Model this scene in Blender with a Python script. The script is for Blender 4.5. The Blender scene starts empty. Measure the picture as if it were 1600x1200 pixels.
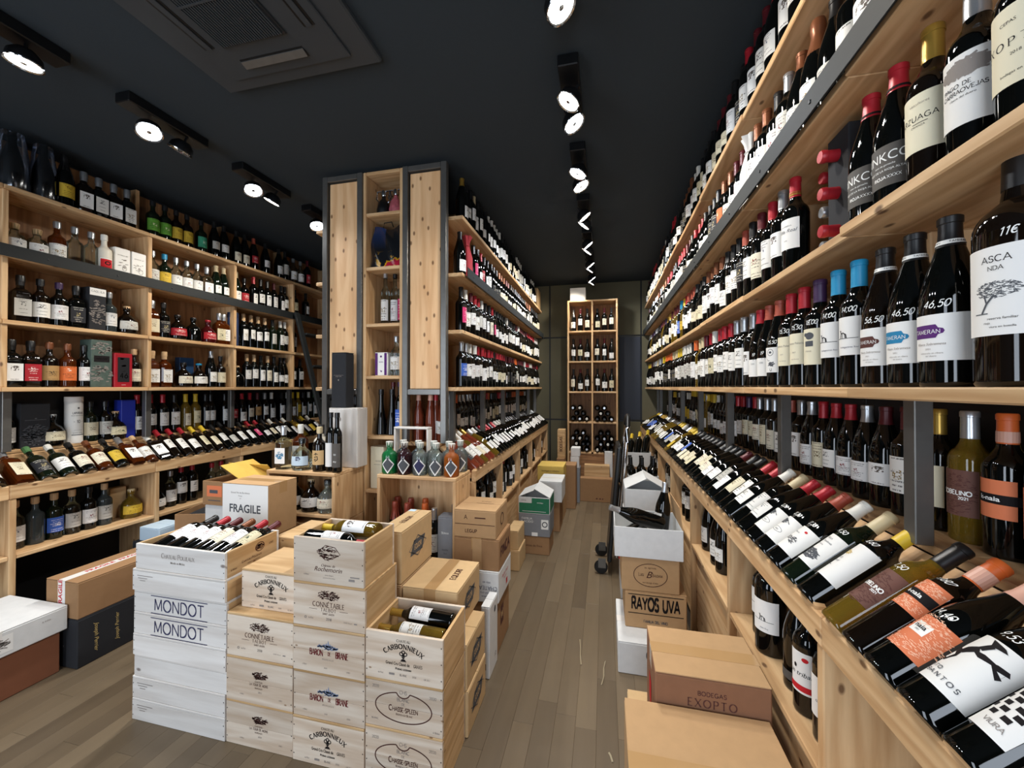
import bpy, math, random
from mathutils import Matrix, Vector

S = bpy.context.scene
COL = S.collection
rnd = random.Random(11)
PI = math.pi
R = math.radians

# ------------------------------------------------------------------ camera, world, light, exposure
cam = bpy.data.objects.new('camera', bpy.data.cameras.new('camera'))
COL.objects.link(cam)
cam.location = (0, 0, 1.40)
cam.rotation_euler = (R(90.47), 0, R(13.1))
cam.data.sensor_width = 36
cam.data.lens = 36 * 618 / 1600
cam.data.clip_start = .02
S.camera = cam
S.view_settings.view_transform = 'Standard'
S.view_settings.look = 'None'
S.view_settings.gamma = 1
S.view_settings.use_curve_mapping = False
S.view_settings.exposure = 0.0
S.cycles.use_denoising = True
S.cycles.max_bounces = 8
S.cycles.transparent_max_bounces = 24
S.cycles.sample_clamp_indirect = 6

W = bpy.data.worlds.new('world')
S.world = W
W.use_nodes = True
W.node_tree.nodes['Background'].inputs[0].default_value = (.62, .75, 1, 1)
W.node_tree.nodes['Background'].inputs[1].default_value = .3

WINDOWS = [(-2.95, -1.75), (-.62, .42)]          # the two shop windows in the street wall behind the camera
for k, (a, b) in enumerate(WINDOWS):
    L = bpy.data.lights.new('window_daylight', 'AREA')
    L.shape = 'RECTANGLE'
    L.size, L.size_y = b - a - .1, 2.1
    L.energy = (50, 44)[k]
    L.color = (.79, .88, 1)
    o = bpy.data.objects.new('window_daylight', L)
    COL.objects.link(o)
    o.location = ((a + b) / 2, -1.36, 1.35)
    o.rotation_euler = (R(90), 0, 0)
SPOT_W = 40                                        # watts of each ceiling spot

# ------------------------------------------------------------------ mesh helpers
class MB:
    def __init__(s):
        s.v = []; s.f = []; s.m = []; s.uv = None
    def add(s, v, f, m=0):
        b = len(s.v)
        s.v += [tuple(p) for p in v]
        s.f += [tuple(i + b for i in q) for q in f]
        s.m += [m] * len(f)
        return s
    def box(s, x0, x1, y0, y1, z0, z1, m=0):
        v = [(x, y, z) for x in (x0, x1) for y in (y0, y1) for z in (z0, z1)]
        return s.add(v, [(0, 1, 3, 2), (4, 6, 7, 5), (0, 4, 5, 1), (2, 3, 7, 6), (0, 2, 6, 4), (1, 5, 7, 3)], m)
    def cbox(s, x0, x1, y0, y1, z0, z1, c=.003, m=0):
        lo, hi = (x0, y0, z0), (x1, y1, z1)
        c = min(c, (x1 - x0) * .3, (y1 - y0) * .3, (z1 - z0) * .3)
        v = []; idx = {}
        for sx in (0, 1):
            for sy in (0, 1):
                for sz in (0, 1):
                    sg = (sx, sy, sz)
                    for ax in range(3):
                        p = []
                        for k in range(3):
                            e = hi[k] if sg[k] else lo[k]
                            if k != ax: e += -c if sg[k] else c
                            p.append(e)
                        idx[sg, ax] = len(v); v.append(p)
        f = []
        for ax in range(3):
            a, b = [k for k in range(3) if k != ax]
            for e in (0, 1):
                q = []
                for (i, j) in ((0, 0), (1, 0), (1, 1), (0, 1)):
                    g = [0, 0, 0]; g[ax] = e; g[a] = i; g[b] = j
                    q.append(idx[tuple(g), ax])
                f.append(q)
            for i in (0, 1):
                for j in (0, 1):
                    g0 = [0, 0, 0]; g0[a] = i; g0[b] = j
                    g1 = list(g0); g1[ax] = 1
                    f.append([idx[tuple(g0), a], idx[tuple(g0), b], idx[tuple(g1), b], idx[tuple(g1), a]])
        for sx in (0, 1):
            for sy in (0, 1):
                for sz in (0, 1):
                    f.append([idx[(sx, sy, sz), k] for k in range(3)])
        ctr = Vector([(lo[k] + hi[k]) / 2 for k in range(3)])
        for q in f:                                # outward winding
            n = (Vector(v[q[1]]) - Vector(v[q[0]])).cross(Vector(v[q[2]]) - Vector(v[q[0]]))
            if n.dot(Vector(v[q[0]]) + Vector(v[q[2]]) - 2 * ctr) < 0: q.reverse()
        return s.add(v, f, m)
    def hexa(s, p, m=0):                           # eight corners: bottom ring then top ring
        return s.add(p, [(0, 3, 2, 1), (4, 5, 6, 7), (0, 1, 5, 4), (1, 2, 6, 5), (2, 3, 7, 6), (3, 0, 4, 7)], m)
    def lathe(s, prof, n=16, m=0):
        rings = []
        b = []
        for r, z in prof:
            if r < 1e-6: b.append([len(s.v)]); s.v.append((0, 0, z))
            else:
                b.append(list(range(len(s.v), len(s.v) + n)))
                s.v += [(r * math.sin(2 * PI * k / n), -r * math.cos(2 * PI * k / n), z) for k in range(n)]
        for A, B in zip(b, b[1:]):
            for k in range(n):
                k2 = (k + 1) % n
                q = []
                q.append(A[k % len(A)])
                if len(A) > 1: q.append(A[k2])
                q.append(B[k2 % len(B)])
                if len(B) > 1: q.append(B[k])
                if len(q) > 2: s.f.append(tuple(q)); s.m.append(m)
        return s
    def tube(s, pts, r, n=8, m=0):
        pts = [Vector(p) for p in pts]
        rings = []
        up = Vector((0, 0, 1))
        for i, p in enumerate(pts):
            d = (pts[min(i + 1, len(pts) - 1)] - pts[max(i - 1, 0)]).normalized()
            a = d.cross(up if abs(d.z) < .95 else Vector((1, 0, 0))).normalized()
            b = a.cross(d)
            rings.append([p + r * (a * math.cos(2 * PI * k / n) + b * math.sin(2 * PI * k / n)) for k in range(n)])
        v = [q for g in rings for q in g]
        f = [(i * n + k, i * n + (k + 1) % n, (i + 1) * n + (k + 1) % n, (i + 1) * n + k) for i in range(len(pts) - 1) for k in range(n)]
        f += [tuple(reversed(range(n))), tuple(range((len(pts) - 1) * n, len(pts) * n))]
        return s.add(v, f, m)
    def mesh(s, name, nm=1, smooth=False, mats=None):
        me = bpy.data.meshes.new(name)
        me.from_pydata(s.v, [], s.f)
        for k in range(nm): me.materials.append(mats[k] if mats else None)
        if nm > 1: me.polygons.foreach_set('material_index', s.m)
        if smooth:
            me.polygons.foreach_set('use_smooth', [True] * len(s.f))
            me.set_sharp_from_angle(angle=R(38))
        if s.uv:
            u = me.uv_layers.new(name='UVMap')
            for lp in me.loops: u.data[lp.index].uv = s.uv[lp.vertex_index] if lp.vertex_index < len(s.uv) else (0, 0)
        me.update()
        return me

def link(name, me, mats=None, parent=None, M=None):
    o = bpy.data.objects.new(name, me)
    COL.objects.link(o)
    if mats is not None:
        if not isinstance(mats, (list, tuple)): mats = [mats]
        for k, m in enumerate(mats):
            o.material_slots[k].link = 'OBJECT'
            o.material_slots[k].material = m
    if parent is not None: o.parent = parent
    if M is not None: o.matrix_world = M if parent is None else M
    return o

def part(name, mb, mats, parent=None, smooth=False, label=None):
    if not isinstance(mats, (list, tuple)): mats = [mats]
    o = bpy.data.objects.new(name, mb.mesh(name, len(mats), smooth, mats))
    COL.objects.link(o)
    if parent is not None: o.parent = parent
    if label: o['label'] = label
    return o

LABELS = {}
def tag(o, label, cat, group=None, kind=None):
    o['label'] = label; o['category'] = cat
    if group: o['group'] = group
    if kind: o['kind'] = kind
    LABELS.setdefault(label, []).append(o.name)
    return o

def thing(name, label, cat, loc=(0, 0, 0), rz=0, group=None):
    o = bpy.data.objects.new(name, None)
    o.empty_display_size = .05
    COL.objects.link(o)
    o.location = loc; o.rotation_euler = (0, 0, rz)
    return tag(o, label, cat, group)

def structure(name, mb, mats, smooth=False, parent=None):
    o = part(name, mb, mats, parent, smooth)
    if parent is None: o['kind'] = 'structure'
    return o

ORD = ['first', 'second', 'third', 'fourth', 'fifth', 'sixth', 'seventh', 'eighth', 'ninth', 'tenth', 'eleventh', 'twelfth', 'thirteenth', 'fourteenth',
       'fifteenth', 'sixteenth', 'seventeenth', 'eighteenth', 'nineteenth']
TENS = {2: 'twent', 3: 'thirt', 4: 'fort', 5: 'fift', 6: 'sixt', 7: 'sevent'}
def ordinal(k):                                    # 0 -> first
    if k < 19: return ORD[k]
    t, u = divmod(k + 1, 10)
    return TENS[t] + ('ieth' if u == 0 else 'y-' + ORD[u - 1])

# ------------------------------------------------------------------ materials
def lin(h):
    c = [int(h[i:i + 2], 16) / 255 for i in (0, 2, 4)]
    return tuple(x / 12.92 if x <= .04045 else ((x + .055) / 1.055) ** 2.4 for x in c) + (1,)

class NT:
    def __init__(s, name):
        s.mat = bpy.data.materials.new(name); s.mat.use_nodes = True
        s.t = s.mat.node_tree; s.bsdf = s.t.nodes['Principled BSDF']
    def n(s, typ, **kw):
        o = s.t.nodes.new('ShaderNode' + typ)
        for k, v in kw.items():
            if k.startswith('i'):
                i = int(k[1:])
                if hasattr(v, 'is_output'): s.t.links.new(v, o.inputs[i])
                else: o.inputs[i].default_value = v
            else: setattr(o, k, v)
        return o
    def math(s, op, a, b=0.0, c=None):
        o = s.t.nodes.new('ShaderNodeMath'); o.operation = op
        for i, v in enumerate((a, b) if c is None else (a, b, c)):
            if hasattr(v, 'is_output'): s.t.links.new(v, o.inputs[i])
            else: o.inputs[i].default_value = v
        return o.outputs[0]
    def mix(s, f, a, b):
        o = s.t.nodes.new('ShaderNodeMix'); o.data_type = 'RGBA'
        for i, v in ((0, f), (6, a), (7, b)):
            if hasattr(v, 'is_output'): s.t.links.new(v, o.inputs[i])
            else: o.inputs[i].default_value = v
        return o.outputs[2]
    def set(s, **kw):
        nm = dict(col='Base Color', rough='Roughness', metal='Metallic', spec='Specular IOR Level', em='Emission Color', es='Emission Strength', normal='Normal', coat='Coat Weight', alpha='Alpha')
        for k, v in kw.items():
            i = s.bsdf.inputs[nm[k]]
            if hasattr(v, 'is_output'): s.t.links.new(v, i)
            else: i.default_value = v
        return s.mat

def plain(name, hexcol, rough=.5, metal=0, spec=.5, noise=0, nscale=40, bump=0):
    t = NT(name)
    c = lin(hexcol)
    col = c
    if noise or bump:
        tc = t.n('TexCoord')
        nz = t.n('TexNoise', i0=tc.outputs['Object'], i2=nscale, i3=4.0)
        if noise:
            k = t.math('MULTIPLY_ADD', nz.outputs[0], noise * 2, 1 - noise)
            vm = t.n('VectorMath', operation='SCALE'); vm.inputs[0].default_value = c[:3]; t.t.links.new(k, vm.inputs[3])
            col = vm.outputs[0]
        if bump:
            b = t.n('Bump', i0=bump, i1=.01); t.t.links.new(nz.outputs[0], b.inputs['Height']); t.set(normal=b.outputs[0])
    return t.set(col=col, rough=rough, metal=metal, spec=spec)

def wood(name, axis, light, dark, knot=.06, rough=.55, ring=9.0, kcol='5a3a22', kscale=6.0, sheen=.35):
    """planed softwood: growth rings stretched along the grain AXIS, a few knots, shifted per object"""
    t = NT(name)
    tc = t.n('TexCoord'); oi = t.n('ObjectInfo')
    off = t.n('VectorMath', operation='SCALE'); off.inputs[0].default_value = (37.1, 21.7, 53.3); t.t.links.new(oi.outputs['Random'], off.inputs[3])
    ad = t.n('VectorMath', operation='ADD', i0=tc.outputs['Object'], i1=off.outputs[0])
    sc = [1.0, 1.0, 1.0]; sc[axis] = .09
    m = t.n('VectorMath', operation='MULTIPLY', i0=ad.outputs[0]); m.inputs[1].default_value = sc
    nz = t.n('TexNoise', i0=m.outputs[0], i2=7.0, i3=3.0)
    fine = t.n('TexNoise', i0=m.outputs[0], i2=140.0, i3=2.0)
    rg = t.math('SINE', t.math('MULTIPLY', nz.outputs[0], ring * 6.28))
    rg = t.math('MULTIPLY_ADD', rg, .5, .5)
    f = t.math('ADD', t.math('MULTIPLY', rg, .6), t.math('MULTIPLY', fine.outputs[0], .45))
    col = t.mix(f, lin(dark), lin(light))
    big = t.n('TexNoise', i0=m.outputs[0], i2=2.5, i3=1.0)
    hsv = t.n('HueSaturation'); t.t.links.new(col, hsv.inputs['Color'])
    t.t.links.new(t.math('ADD', t.math('MULTIPLY_ADD', big.outputs[0], .3, .72), t.math('MULTIPLY', oi.outputs['Random'], .22)), hsv.inputs['Value'])
    col = hsv.outputs[0]
    if knot:
        sp = t.n('SeparateXYZ', i0=ad.outputs[0]); b_, c_ = [k for k in range(3) if k != axis]
        mk = t.n('CombineXYZ', i0=t.math('ADD', sp.outputs[b_], sp.outputs[c_]), i1=t.math('MULTIPLY', sp.outputs[axis], .55))
        vo = t.n('TexVoronoi', voronoi_dimensions='2D', i0=mk.outputs[0], i2=kscale)
        kf = t.n('MapRange', i0=vo.outputs['Distance'], i1=knot * .8, i2=knot * 1.7, i3=1.0, i4=0.0)
        col = t.mix(t.math('MULTIPLY', kf.outputs[0], .85), col, lin(kcol))
    b = t.n('Bump', i0=.12, i1=.004); t.t.links.new(f, b.inputs['Height'])
    return t.set(col=col, rough=rough, spec=sheen, normal=b.outputs[0])

PINE = [wood('pine_' + 'xyz'[a], a, 'deba8c', 'b98e60', knot=.03) for a in range(3)]
PINED = [wood('pine_dark_' + 'xyz'[a], a, 'a87a50', '7c5636', knot=.03) for a in range(3)]
PANEL = wood('pine_knotty', 2, 'ecc394', 'd3a271', knot=.062, kscale=11.0, ring=5, kcol='6b4020')
CRATE = [wood('crate_' + 'xyz'[a], a, 'dfd0bd', 'bfa78e', knot=.012, ring=7, kcol='8a6a4c', kscale=5.0) for a in range(3)]
CRATEW = [wood('crate_white_' + 'xyz'[a], a, 'ece7e0', 'd3cbc2', knot=.02, ring=5, kcol='6e6058', kscale=4.0) for a in range(3)]
CRATEY = [wood('crate_yellow_' + 'xyz'[a], a, 'd8b586', 'b48d5c', knot=.015, ring=7, kcol='7a5230', kscale=5.0) for a in range(3)]
def floor_mat():
    t = NT('oak_floor')
    tc = t.n('TexCoord'); oi = t.n('ObjectInfo')
    off = t.n('VectorMath', operation='SCALE'); off.inputs[0].default_value = (17, 41, 9); t.t.links.new(oi.outputs['Random'], off.inputs[3])
    ad = t.n('VectorMath', operation='ADD', i0=tc.outputs['Object'], i1=off.outputs[0])
    m = t.n('VectorMath', operation='MULTIPLY', i0=ad.outputs[0]); m.inputs[1].default_value = (1, .07, 1)
    nz = t.n('TexNoise', i0=m.outputs[0], i2=22.0, i3=4.0)
    blot = t.n('TexNoise', i0=ad.outputs[0], i2=5.0, i3=3.0)
    f = t.math('ADD', t.math('MULTIPLY', nz.outputs[0], .45), t.math('MULTIPLY', oi.outputs['Random'], .5))
    col = t.mix(f, lin('514434'), lin('83725a'))
    col = t.mix(t.math('MULTIPLY', blot.outputs[0], .3), col, lin('524536'))
    b = t.n('Bump', i0=.08, i1=.003); t.t.links.new(nz.outputs[0], b.inputs['Height'])
    return t.set(col=col, rough=t.math('MULTIPLY_ADD', blot.outputs[0], .25, .26), spec=.45, normal=b.outputs[0])
FLOOR = floor_mat()
CARD = {k: plain('cardboard_' + k, v, .8, 0, .2, .09, 30, .05) for k, v in dict(
    tan='b5926a', brown='9b7754', pale='c8a87c', red='7d4f38', cocoa='8a634a', yellow='d2b25e', white='d6d6d4', grey='84868a', black='2b2c2f', green='2f7355', flap='c7a24c').items()}
STEEL = plain('raw_steel', '6e6c68', .34, .6, .5, .18, 25)
STEELD = plain('dark_steel', '202324', .65, .1, .35, .2, 18)
BLACKMET = plain('black_metal', '101113', .4, .2)
CHROME = plain('chrome', 'c9ccd0', .12, 1)
CEIL = plain('ceiling_paint', '333a3f', .85, 0, .25, .05, 60, .04)
WALLD = plain('dark_wall', '24272a', .85)
OLIVE = plain('olive_panel', '5f5a46', .8, 0, .3, .16, 3.5)
NAVY = plain('navy_panel', '262b36', .6)
AC = plain('aircon_plastic', '353a3e', .55)
INK = {k: plain('ink_' + k, v, .7, 0, .15) for k, v in dict(black='1b1718', brown='4a2b26', red='6d1f24', blue='8592ac', grey='8d857f', navy='3a3a58', white='f2f2ee', gold='c9b173', scarlet='c2272d', orange='dd6a34',
    slate='54565a', purple='5a2f6e', teal='2f7fa8', umber='5b3a34', pink='d9889c', salmon='f3c3a4', green='2c6a45').items()}
GLASSD = plain('dark_glass', '060706', .045, 0, .55)
GLASSG = plain('green_glass', '0e170d', .05, 0, .55)
GLASSB = plain('brown_glass', '100a06', .05, 0, .55)
GLASSR = plain('red_liquid_glass', '3a0a0c', .06, 0, .55)
def thin_glass(name, hexcol, spec=1.45):
    t = NT(name)
    nt = t.t
    tr = t.n('BsdfTransparent', i0=lin(hexcol)); gl = t.n('BsdfGlossy', i0=(1, 1, 1, 1), i1=.03)
    fr = t.n('Fresnel', i0=spec)
    mx = t.n('MixShader', i0=t.math('MULTIPLY_ADD', fr.outputs[0], .9, .015), i1=tr.outputs[0], i2=gl.outputs[0])
    nt.links.new(mx.outputs[0], nt.nodes['Material Output'].inputs[0])
    return t.mat
def liquid(name, hexcol, tr=.55):
    """tinted spirit in glass: part see-through, part lit body colour under a glossy skin"""
    t = NT(name); nt = t.t
    a = t.n('BsdfTransparent', i0=lin(hexcol)); d = t.n('BsdfDiffuse', i0=lin(hexcol)); gl = t.n('BsdfGlossy', i0=(1, 1, 1, 1), i1=.04)
    m1 = t.n('MixShader', i0=tr, i1=d.outputs[0], i2=a.outputs[0])
    fr = t.n('Fresnel', i0=1.5)
    m2 = t.n('MixShader', i0=fr.outputs[0], i1=m1.outputs[0], i2=gl.outputs[0])
    nt.links.new(m2.outputs[0], nt.nodes['Material Output'].inputs[0])
    return t.mat
CLEAR = thin_glass('clear_glass', 'e3ebe8')
PANE = thin_glass('window_pane', 'f4f8fa')
BODY = dict(k=GLASSD, g=GLASSG, n=GLASSB, r=GLASSR, c=CLEAR, a=liquid('amber_spirit', '7d3a10', .72), w=liquid('white_wine', 'a5852e', .72), o=liquid('rose_wine', 'b4583c', .68), e=liquid('green_gin', '1f8a4c'),
            v=liquid('orange_gin', 'c0651c'), d=liquid('plum_gin', '2c1218', .2), s=liquid('smoky_glass', '6a7678', .8), i=plain('ivory_ceramic', 'd9d2c2', .35), b=plain('blue_glass', '1c2f78', .08), p=liquid('pale_gin', 'd8e2dc', .9))
BODYN = dict(k='dark', g='green', n='brown', r='red', c='clear', a='amber', w='golden', o='pink', e='green', v='orange', d='plum', s='smoky', i='ivory', b='blue', p='pale')
CAP = {k: plain('capsule_' + n, v, r, m, .5) for k, n, v, r, m in (
    ('r', 'red', 'a81f2b', .38, .15), ('d', 'wine_red', '55161d', .38, .15), ('k', 'black', '141415', .35, 0), ('g', 'gold', 'ac8a3c', .3, .6), ('s', 'silver', 'b9bcbf', .28, .8), ('w', 'white', 'd9d6cc', .45, 0),
    ('y', 'yellow', 'd8b62c', .45, 0), ('o', 'orange', 'd8662a', .45, 0), ('c', 'cream', 'cdbb93', .45, 0), ('b', 'blue', '1f8cb8', .4, 0), ('z', 'bronze', '7e4c30', .35, .4), ('e', 'green', '4e7a4a', .4, 0),
    ('n', 'cork', 'c9a67c', .7, 0), ('v', 'purple', '3c2548', .4, .1), ('p', 'pink', 'd7a48f', .45, 0), ('t', 'brick', '9c4634', .42, .1))}
CAPN = dict(r='red', d='wine-red', k='black', g='gold', s='silver', w='white', y='yellow', o='orange', c='cream', b='blue', z='bronze', e='green', n='cork', v='purple', p='pink', t='brick')

def paper(name, hexcol, ink='2a2626', accent='8a2a2a', lines=9.0, seed=0.0, pic=.5, plainp=False):
    """printed paper label: rows of small print and one picture block in UV space"""
    t = NT(name)
    base = lin(hexcol)
    if plainp: return t.set(col=base, rough=.65, spec=.25)
    uv = t.n('UVMap'); sx = t.n('SeparateXYZ', i0=uv.outputs[0])
    u, v = sx.outputs[0], sx.outputs[1]
    vr = t.math('MULTIPLY', v, lines)
    row = t.math('FLOOR', vr); fr = t.math('FRACT', vr)
    wn = t.n('TexWhiteNoise', noise_dimensions='1D'); t.t.links.new(t.math('ADD', row, seed), wn.inputs['W'])
    band = t.math('MULTIPLY', t.math('GREATER_THAN', fr, .38), t.math('LESS_THAN', fr, .74))
    on = t.math('GREATER_THAN', wn.outputs[0], .42)
    half = t.math('MULTIPLY_ADD', wn.outputs[0], .34, .02)
    inside = t.math('LESS_THAN', t.math('ABSOLUTE', t.math('SUBTRACT', u, .5)), half)
    cv = t.n('CombineXYZ', i0=t.math('MULTIPLY', u, 46.0), i1=t.math('MULTIPLY', vr, 2.0), i2=seed)
    nz = t.n('TexNoise', i0=cv.outputs[0], i2=1.0, i3=1.0)
    ch = t.math('GREATER_THAN', nz.outputs[0], .47)
    txt = t.math('MULTIPLY', t.math('MULTIPLY', band, on), t.math('MULTIPLY', inside, ch))
    col = t.mix(t.math('MULTIPLY', txt, .8), base, lin(ink))
    if pic:
        cp = t.n('CombineXYZ', i0=t.math('MULTIPLY', u, 7.0), i1=t.math('MULTIPLY', v, 9.0), i2=seed + 3)
        n2 = t.n('TexNoise', i0=cp.outputs[0], i2=1.6, i3=3.0)
        du = t.math('ABSOLUTE', t.math('SUBTRACT', u, .5)); dv = t.math('ABSOLUTE', t.math('SUBTRACT', v, .72 if seed % 2 < 1 else .5))
        blk = t.math('MULTIPLY', t.math('LESS_THAN', du, .17 * pic * 2), t.math('LESS_THAN', dv, .10 + .06 * pic))
        blob = t.math('MULTIPLY', blk, t.math('GREATER_THAN', n2.outputs[0], .53))
        col = t.mix(blob, col, lin(accent))
    return t.set(col=col, rough=.6, spec=.25)
PAPER = dict(
    w=[paper('paper_white%d' % k, h, '35302e', a, l, k * 7.3 + .2, p) for k, (h, a, l, p) in enumerate((('e9e6df', '4a4644', 9, .5), ('e4e2df', '7d2a2c', 11, .4), ('ecebe8', '5a5048', 7, .7), ('dfddd8', '2f3f5a', 10, .3), ('eae8e2', '8b7340', 8, .6)))],
    c=[paper('paper_cream%d' % k, h, '4a3c2c', a, l, k * 5.1 + 1.4, p) for k, (h, a, l, p) in enumerate((('ddd3b6', '6b5836', 9, .5), ('e0d8c2', '7a2d28', 8, .4), ('d6ccaa', '3c4a38', 10, .6)))],
    x=[paper('paper_grey%d' % k, h, '3c3c3c', a, l, k * 3.3 + 2.2, p) for k, (h, a, l, p) in enumerate((('b9b6ae', '50504c', 9, .5), ('c9c7bf', '6d3434', 8, .3)))],
    y=[paper('paper_yellow', 'cfae3a', '4a3a14', '8a6a1c', 8, 4.5, .4)],
    r=[paper('paper_red', 'a8222c', 'e8d8d0', 'e8d8d0', 8, 6.5, .4)],
    o=[paper('paper_orange', 'd8703a', '3a2418', 'f0e0d0', 8, 8.5, .4)],
    k=[paper('paper_black', '26262a', 'c9c2b2', 'b8a878', 8, 9.5, .4)],
    p=[paper('paper_pink', 'c8336a', 'f0e0e0', 'f0e0e0', 8, 2.5, .3)],
    g=[paper('paper_green', '5f9a35', '1c3014', 'd9d9b0', 7, 3.5, .4)],
    e=[paper('paper_teal', '3c9a78', '1c3028', 'd9e9d0', 7, 5.5, .4)],
    t=[paper('paper_kraft', 'b08a58', '3a2a1c', '3a2a1c', 8, 7.5, .5)],
    b=[paper('paper_blue', '3d62b8', 'e8e8f0', 'e8e8f0', 8, 1.5, .4)])
PAPERN = dict(w='white', c='cream', x='grey', y='yellow', r='red', o='orange', k='black', p='pink', g='green', e='teal', t='kraft', b='blue')
BLANK = {k: paper('blank_' + k, v, plainp=True) for k, v in dict(white='e9e7e2', cream='e4dcc0', grey='58544f', orange='dd7d54', brown='6d4a40', pale='f0efe9', black='1d1d20', kraft='caa877', blue='c2d6e4', yellow='d9cc5a').items()}
EMIT = NT('lamp_glow').set(col=(0, 0, 0, 1), em=(1, .95, .86, 1), es=16.0)
EMITC = NT('lamp_glow_cool').set(col=(0, 0, 0, 1), em=(.92, .96, 1, 1), es=16.0)
# ------------------------------------------------------------------ lettering: outline text and a stroke alphabet
_bf = {}
def bfont(s, shear=0.0, off=0.0):
    k = (s, shear, off)
    if k not in _bf:
        cu = bpy.data.curves.new('t', 'FONT'); cu.body = s; cu.size = 1; cu.resolution_u = 3; cu.shear = shear; cu.offset = off
        ob = bpy.data.objects.new('t', cu)
        me = bpy.data.meshes.new_from_object(ob)
        v = [(p.co.x, p.co.y) for p in me.vertices]; f = [tuple(q.vertices) for q in me.polygons]
        bpy.data.objects.remove(ob); bpy.data.curves.remove(cu); bpy.data.meshes.remove(me)
        _bf[k] = (v, f)
    return _bf[k]

GL = {
 'A': (.8, 'l0,0,.4,1;L.4,1,.8,0;n.15,.33,.65,.33'), 'B': (.66, 'L.06,0,.06,1;n.06,1,.36,1;a.36,.76,.22,.24,90,-90;n.06,.52,.36,.52;a.36,.26,.27,.26,90,-90;n.06,0,.36,0'),
 'C': (.8, 'a.44,.5,.42,.5,50,310'), 'D': (.78, 'L.06,0,.06,1;n.06,1,.3,1;a.3,.5,.46,.5,90,-90;n.06,0,.3,0'), 'E': (.6, 'L.06,0,.06,1;n.06,1,.56,1;n.06,.52,.44,.52;n.06,0,.58,0'),
 'F': (.56, 'L.06,0,.06,1;n.06,1,.56,1;n.06,.52,.44,.52'), 'G': (.85, 'a.44,.5,.42,.5,50,330;L.8,.42,.8,.08;n.52,.42,.82,.42'), 'H': (.8, 'L.06,0,.06,1;L.74,0,.74,1;n.06,.5,.74,.5'),
 'I': (.14, 'L.07,0,.07,1'), 'J': (.5, 'L.42,1,.42,.25;a.22,.22,.2,.22,0,-170'), 'K': (.72, 'L.06,0,.06,1;n.06,.4,.66,1;L.26,.58,.7,0'), 'L': (.56, 'L.06,0,.06,1;n.06,0,.55,0'),
 'M': (.95, 'l.06,0,.1,1;L.1,1,.47,.1;l.47,.1,.85,1;L.85,1,.9,0'), 'N': (.82, 'l.06,0,.06,1;L.06,1,.76,0;l.76,0,.76,1'), 'O': (.95, 'a.47,.5,.45,.5,0,360'),
 'P': (.62, 'L.06,0,.06,1;n.06,1,.36,1;a.36,.74,.24,.26,90,-90;n.06,.48,.36,.48'), 'Q': (.95, 'a.47,.5,.45,.5,0,360;L.55,.22,.85,-.08'), 'R': (.7, 'L.06,0,.06,1;n.06,1,.36,1;a.36,.75,.23,.25,90,-90;n.06,.5,.36,.5;L.34,.5,.68,0'),
 'S': (.6, 'a.3,.75,.25,.25,20,250;a.3,.255,.26,.255,90,-160'), 'T': (.72, 'L.36,0,.36,1;n0,1,.72,1'), 'U': (.78, 'L.06,1,.06,.36;a.39,.36,.33,.36,180,360;l.72,.36,.72,1'),
 'V': (.78, 'L0,1,.39,0;l.39,0,.78,1'), 'X': (.76, 'L.03,1,.73,0;l.03,0,.73,1'), 'Y': (.74, 'L0,1,.37,.48;l.37,.48,.74,1;L.37,0,.37,.48'), 'Z': (.68, 'n.04,1,.64,1;L.64,1,.04,0;n.04,0,.66,0'), 'W': (1.1, 'L0,1,.28,0;l.28,0,.55,.9;L.55,.9,.83,0;l.83,0,1.1,1'),
 '-': (.4, 'n.05,.45,.35,.45'), ' ': (.4, ''), '0': (.62, 'a.31,.5,.29,.5,0,360'), '1': (.36, 'l.05,.78,.24,1;L.24,1,.24,0'), '2': (.6, 'a.3,.72,.26,.28,165,-35;L.5,.55,.06,0;n.06,0,.56,0'), '3': (.58, 'a.27,.75,.24,.25,150,-80;a.27,.26,.27,.26,80,-150'),
 '4': (.64, 'l.44,0,.44,1;l.44,1,.04,.3;n.04,.3,.6,.3'), '5': (.58, 'n.14,1,.52,1;l.14,1,.1,.55;a.28,.32,.26,.32,130,-140'), '6': (.6, 'a.3,.3,.26,.3,0,360;l.06,.36,.42,1'), '8': (.6, 'a.3,.75,.22,.25,0,360;a.3,.26,.26,.26,0,360'),
 'e': (.6, 'a.36,.5,.3,.42,50,310;n0,.58,.44,.58;n0,.42,.44,.42'), ',': (.2, 'l.12,.08,.04,-.16'), '.': (.2, 'l.06,0,.14,.06')}
GL['7'] = (.58, 'n.04,1,.56,1;l.56,1,.2,0'); GL['9'] = (.6, 'a.3,.7,.26,.3,0,360;l.54,.66,.2,0')
GL['\u00c9'] = (.6, GL['E'][1] + ';l.25,1.12,.42,1.28')
def strokes(ch):
    w, d = GL[ch]; out = []
    for q in filter(None, d.split(';')):
        k = q[0]; n = [float(x) for x in q[1:].split(',')]
        if k in 'lLn': out.append((k, [(n[0], n[1]), (n[2], n[3])]))
        else:
            cx, cy, rx, ry, a0, a1 = n
            m = max(6, int(abs(a1 - a0) / 18))
            out.append(('a', [(cx + rx * math.cos(R(a0 + (a1 - a0) * i / m)), cy + ry * math.sin(R(a0 + (a1 - a0) * i / m))) for i in range(m + 1)]))
    return w, out
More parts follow.
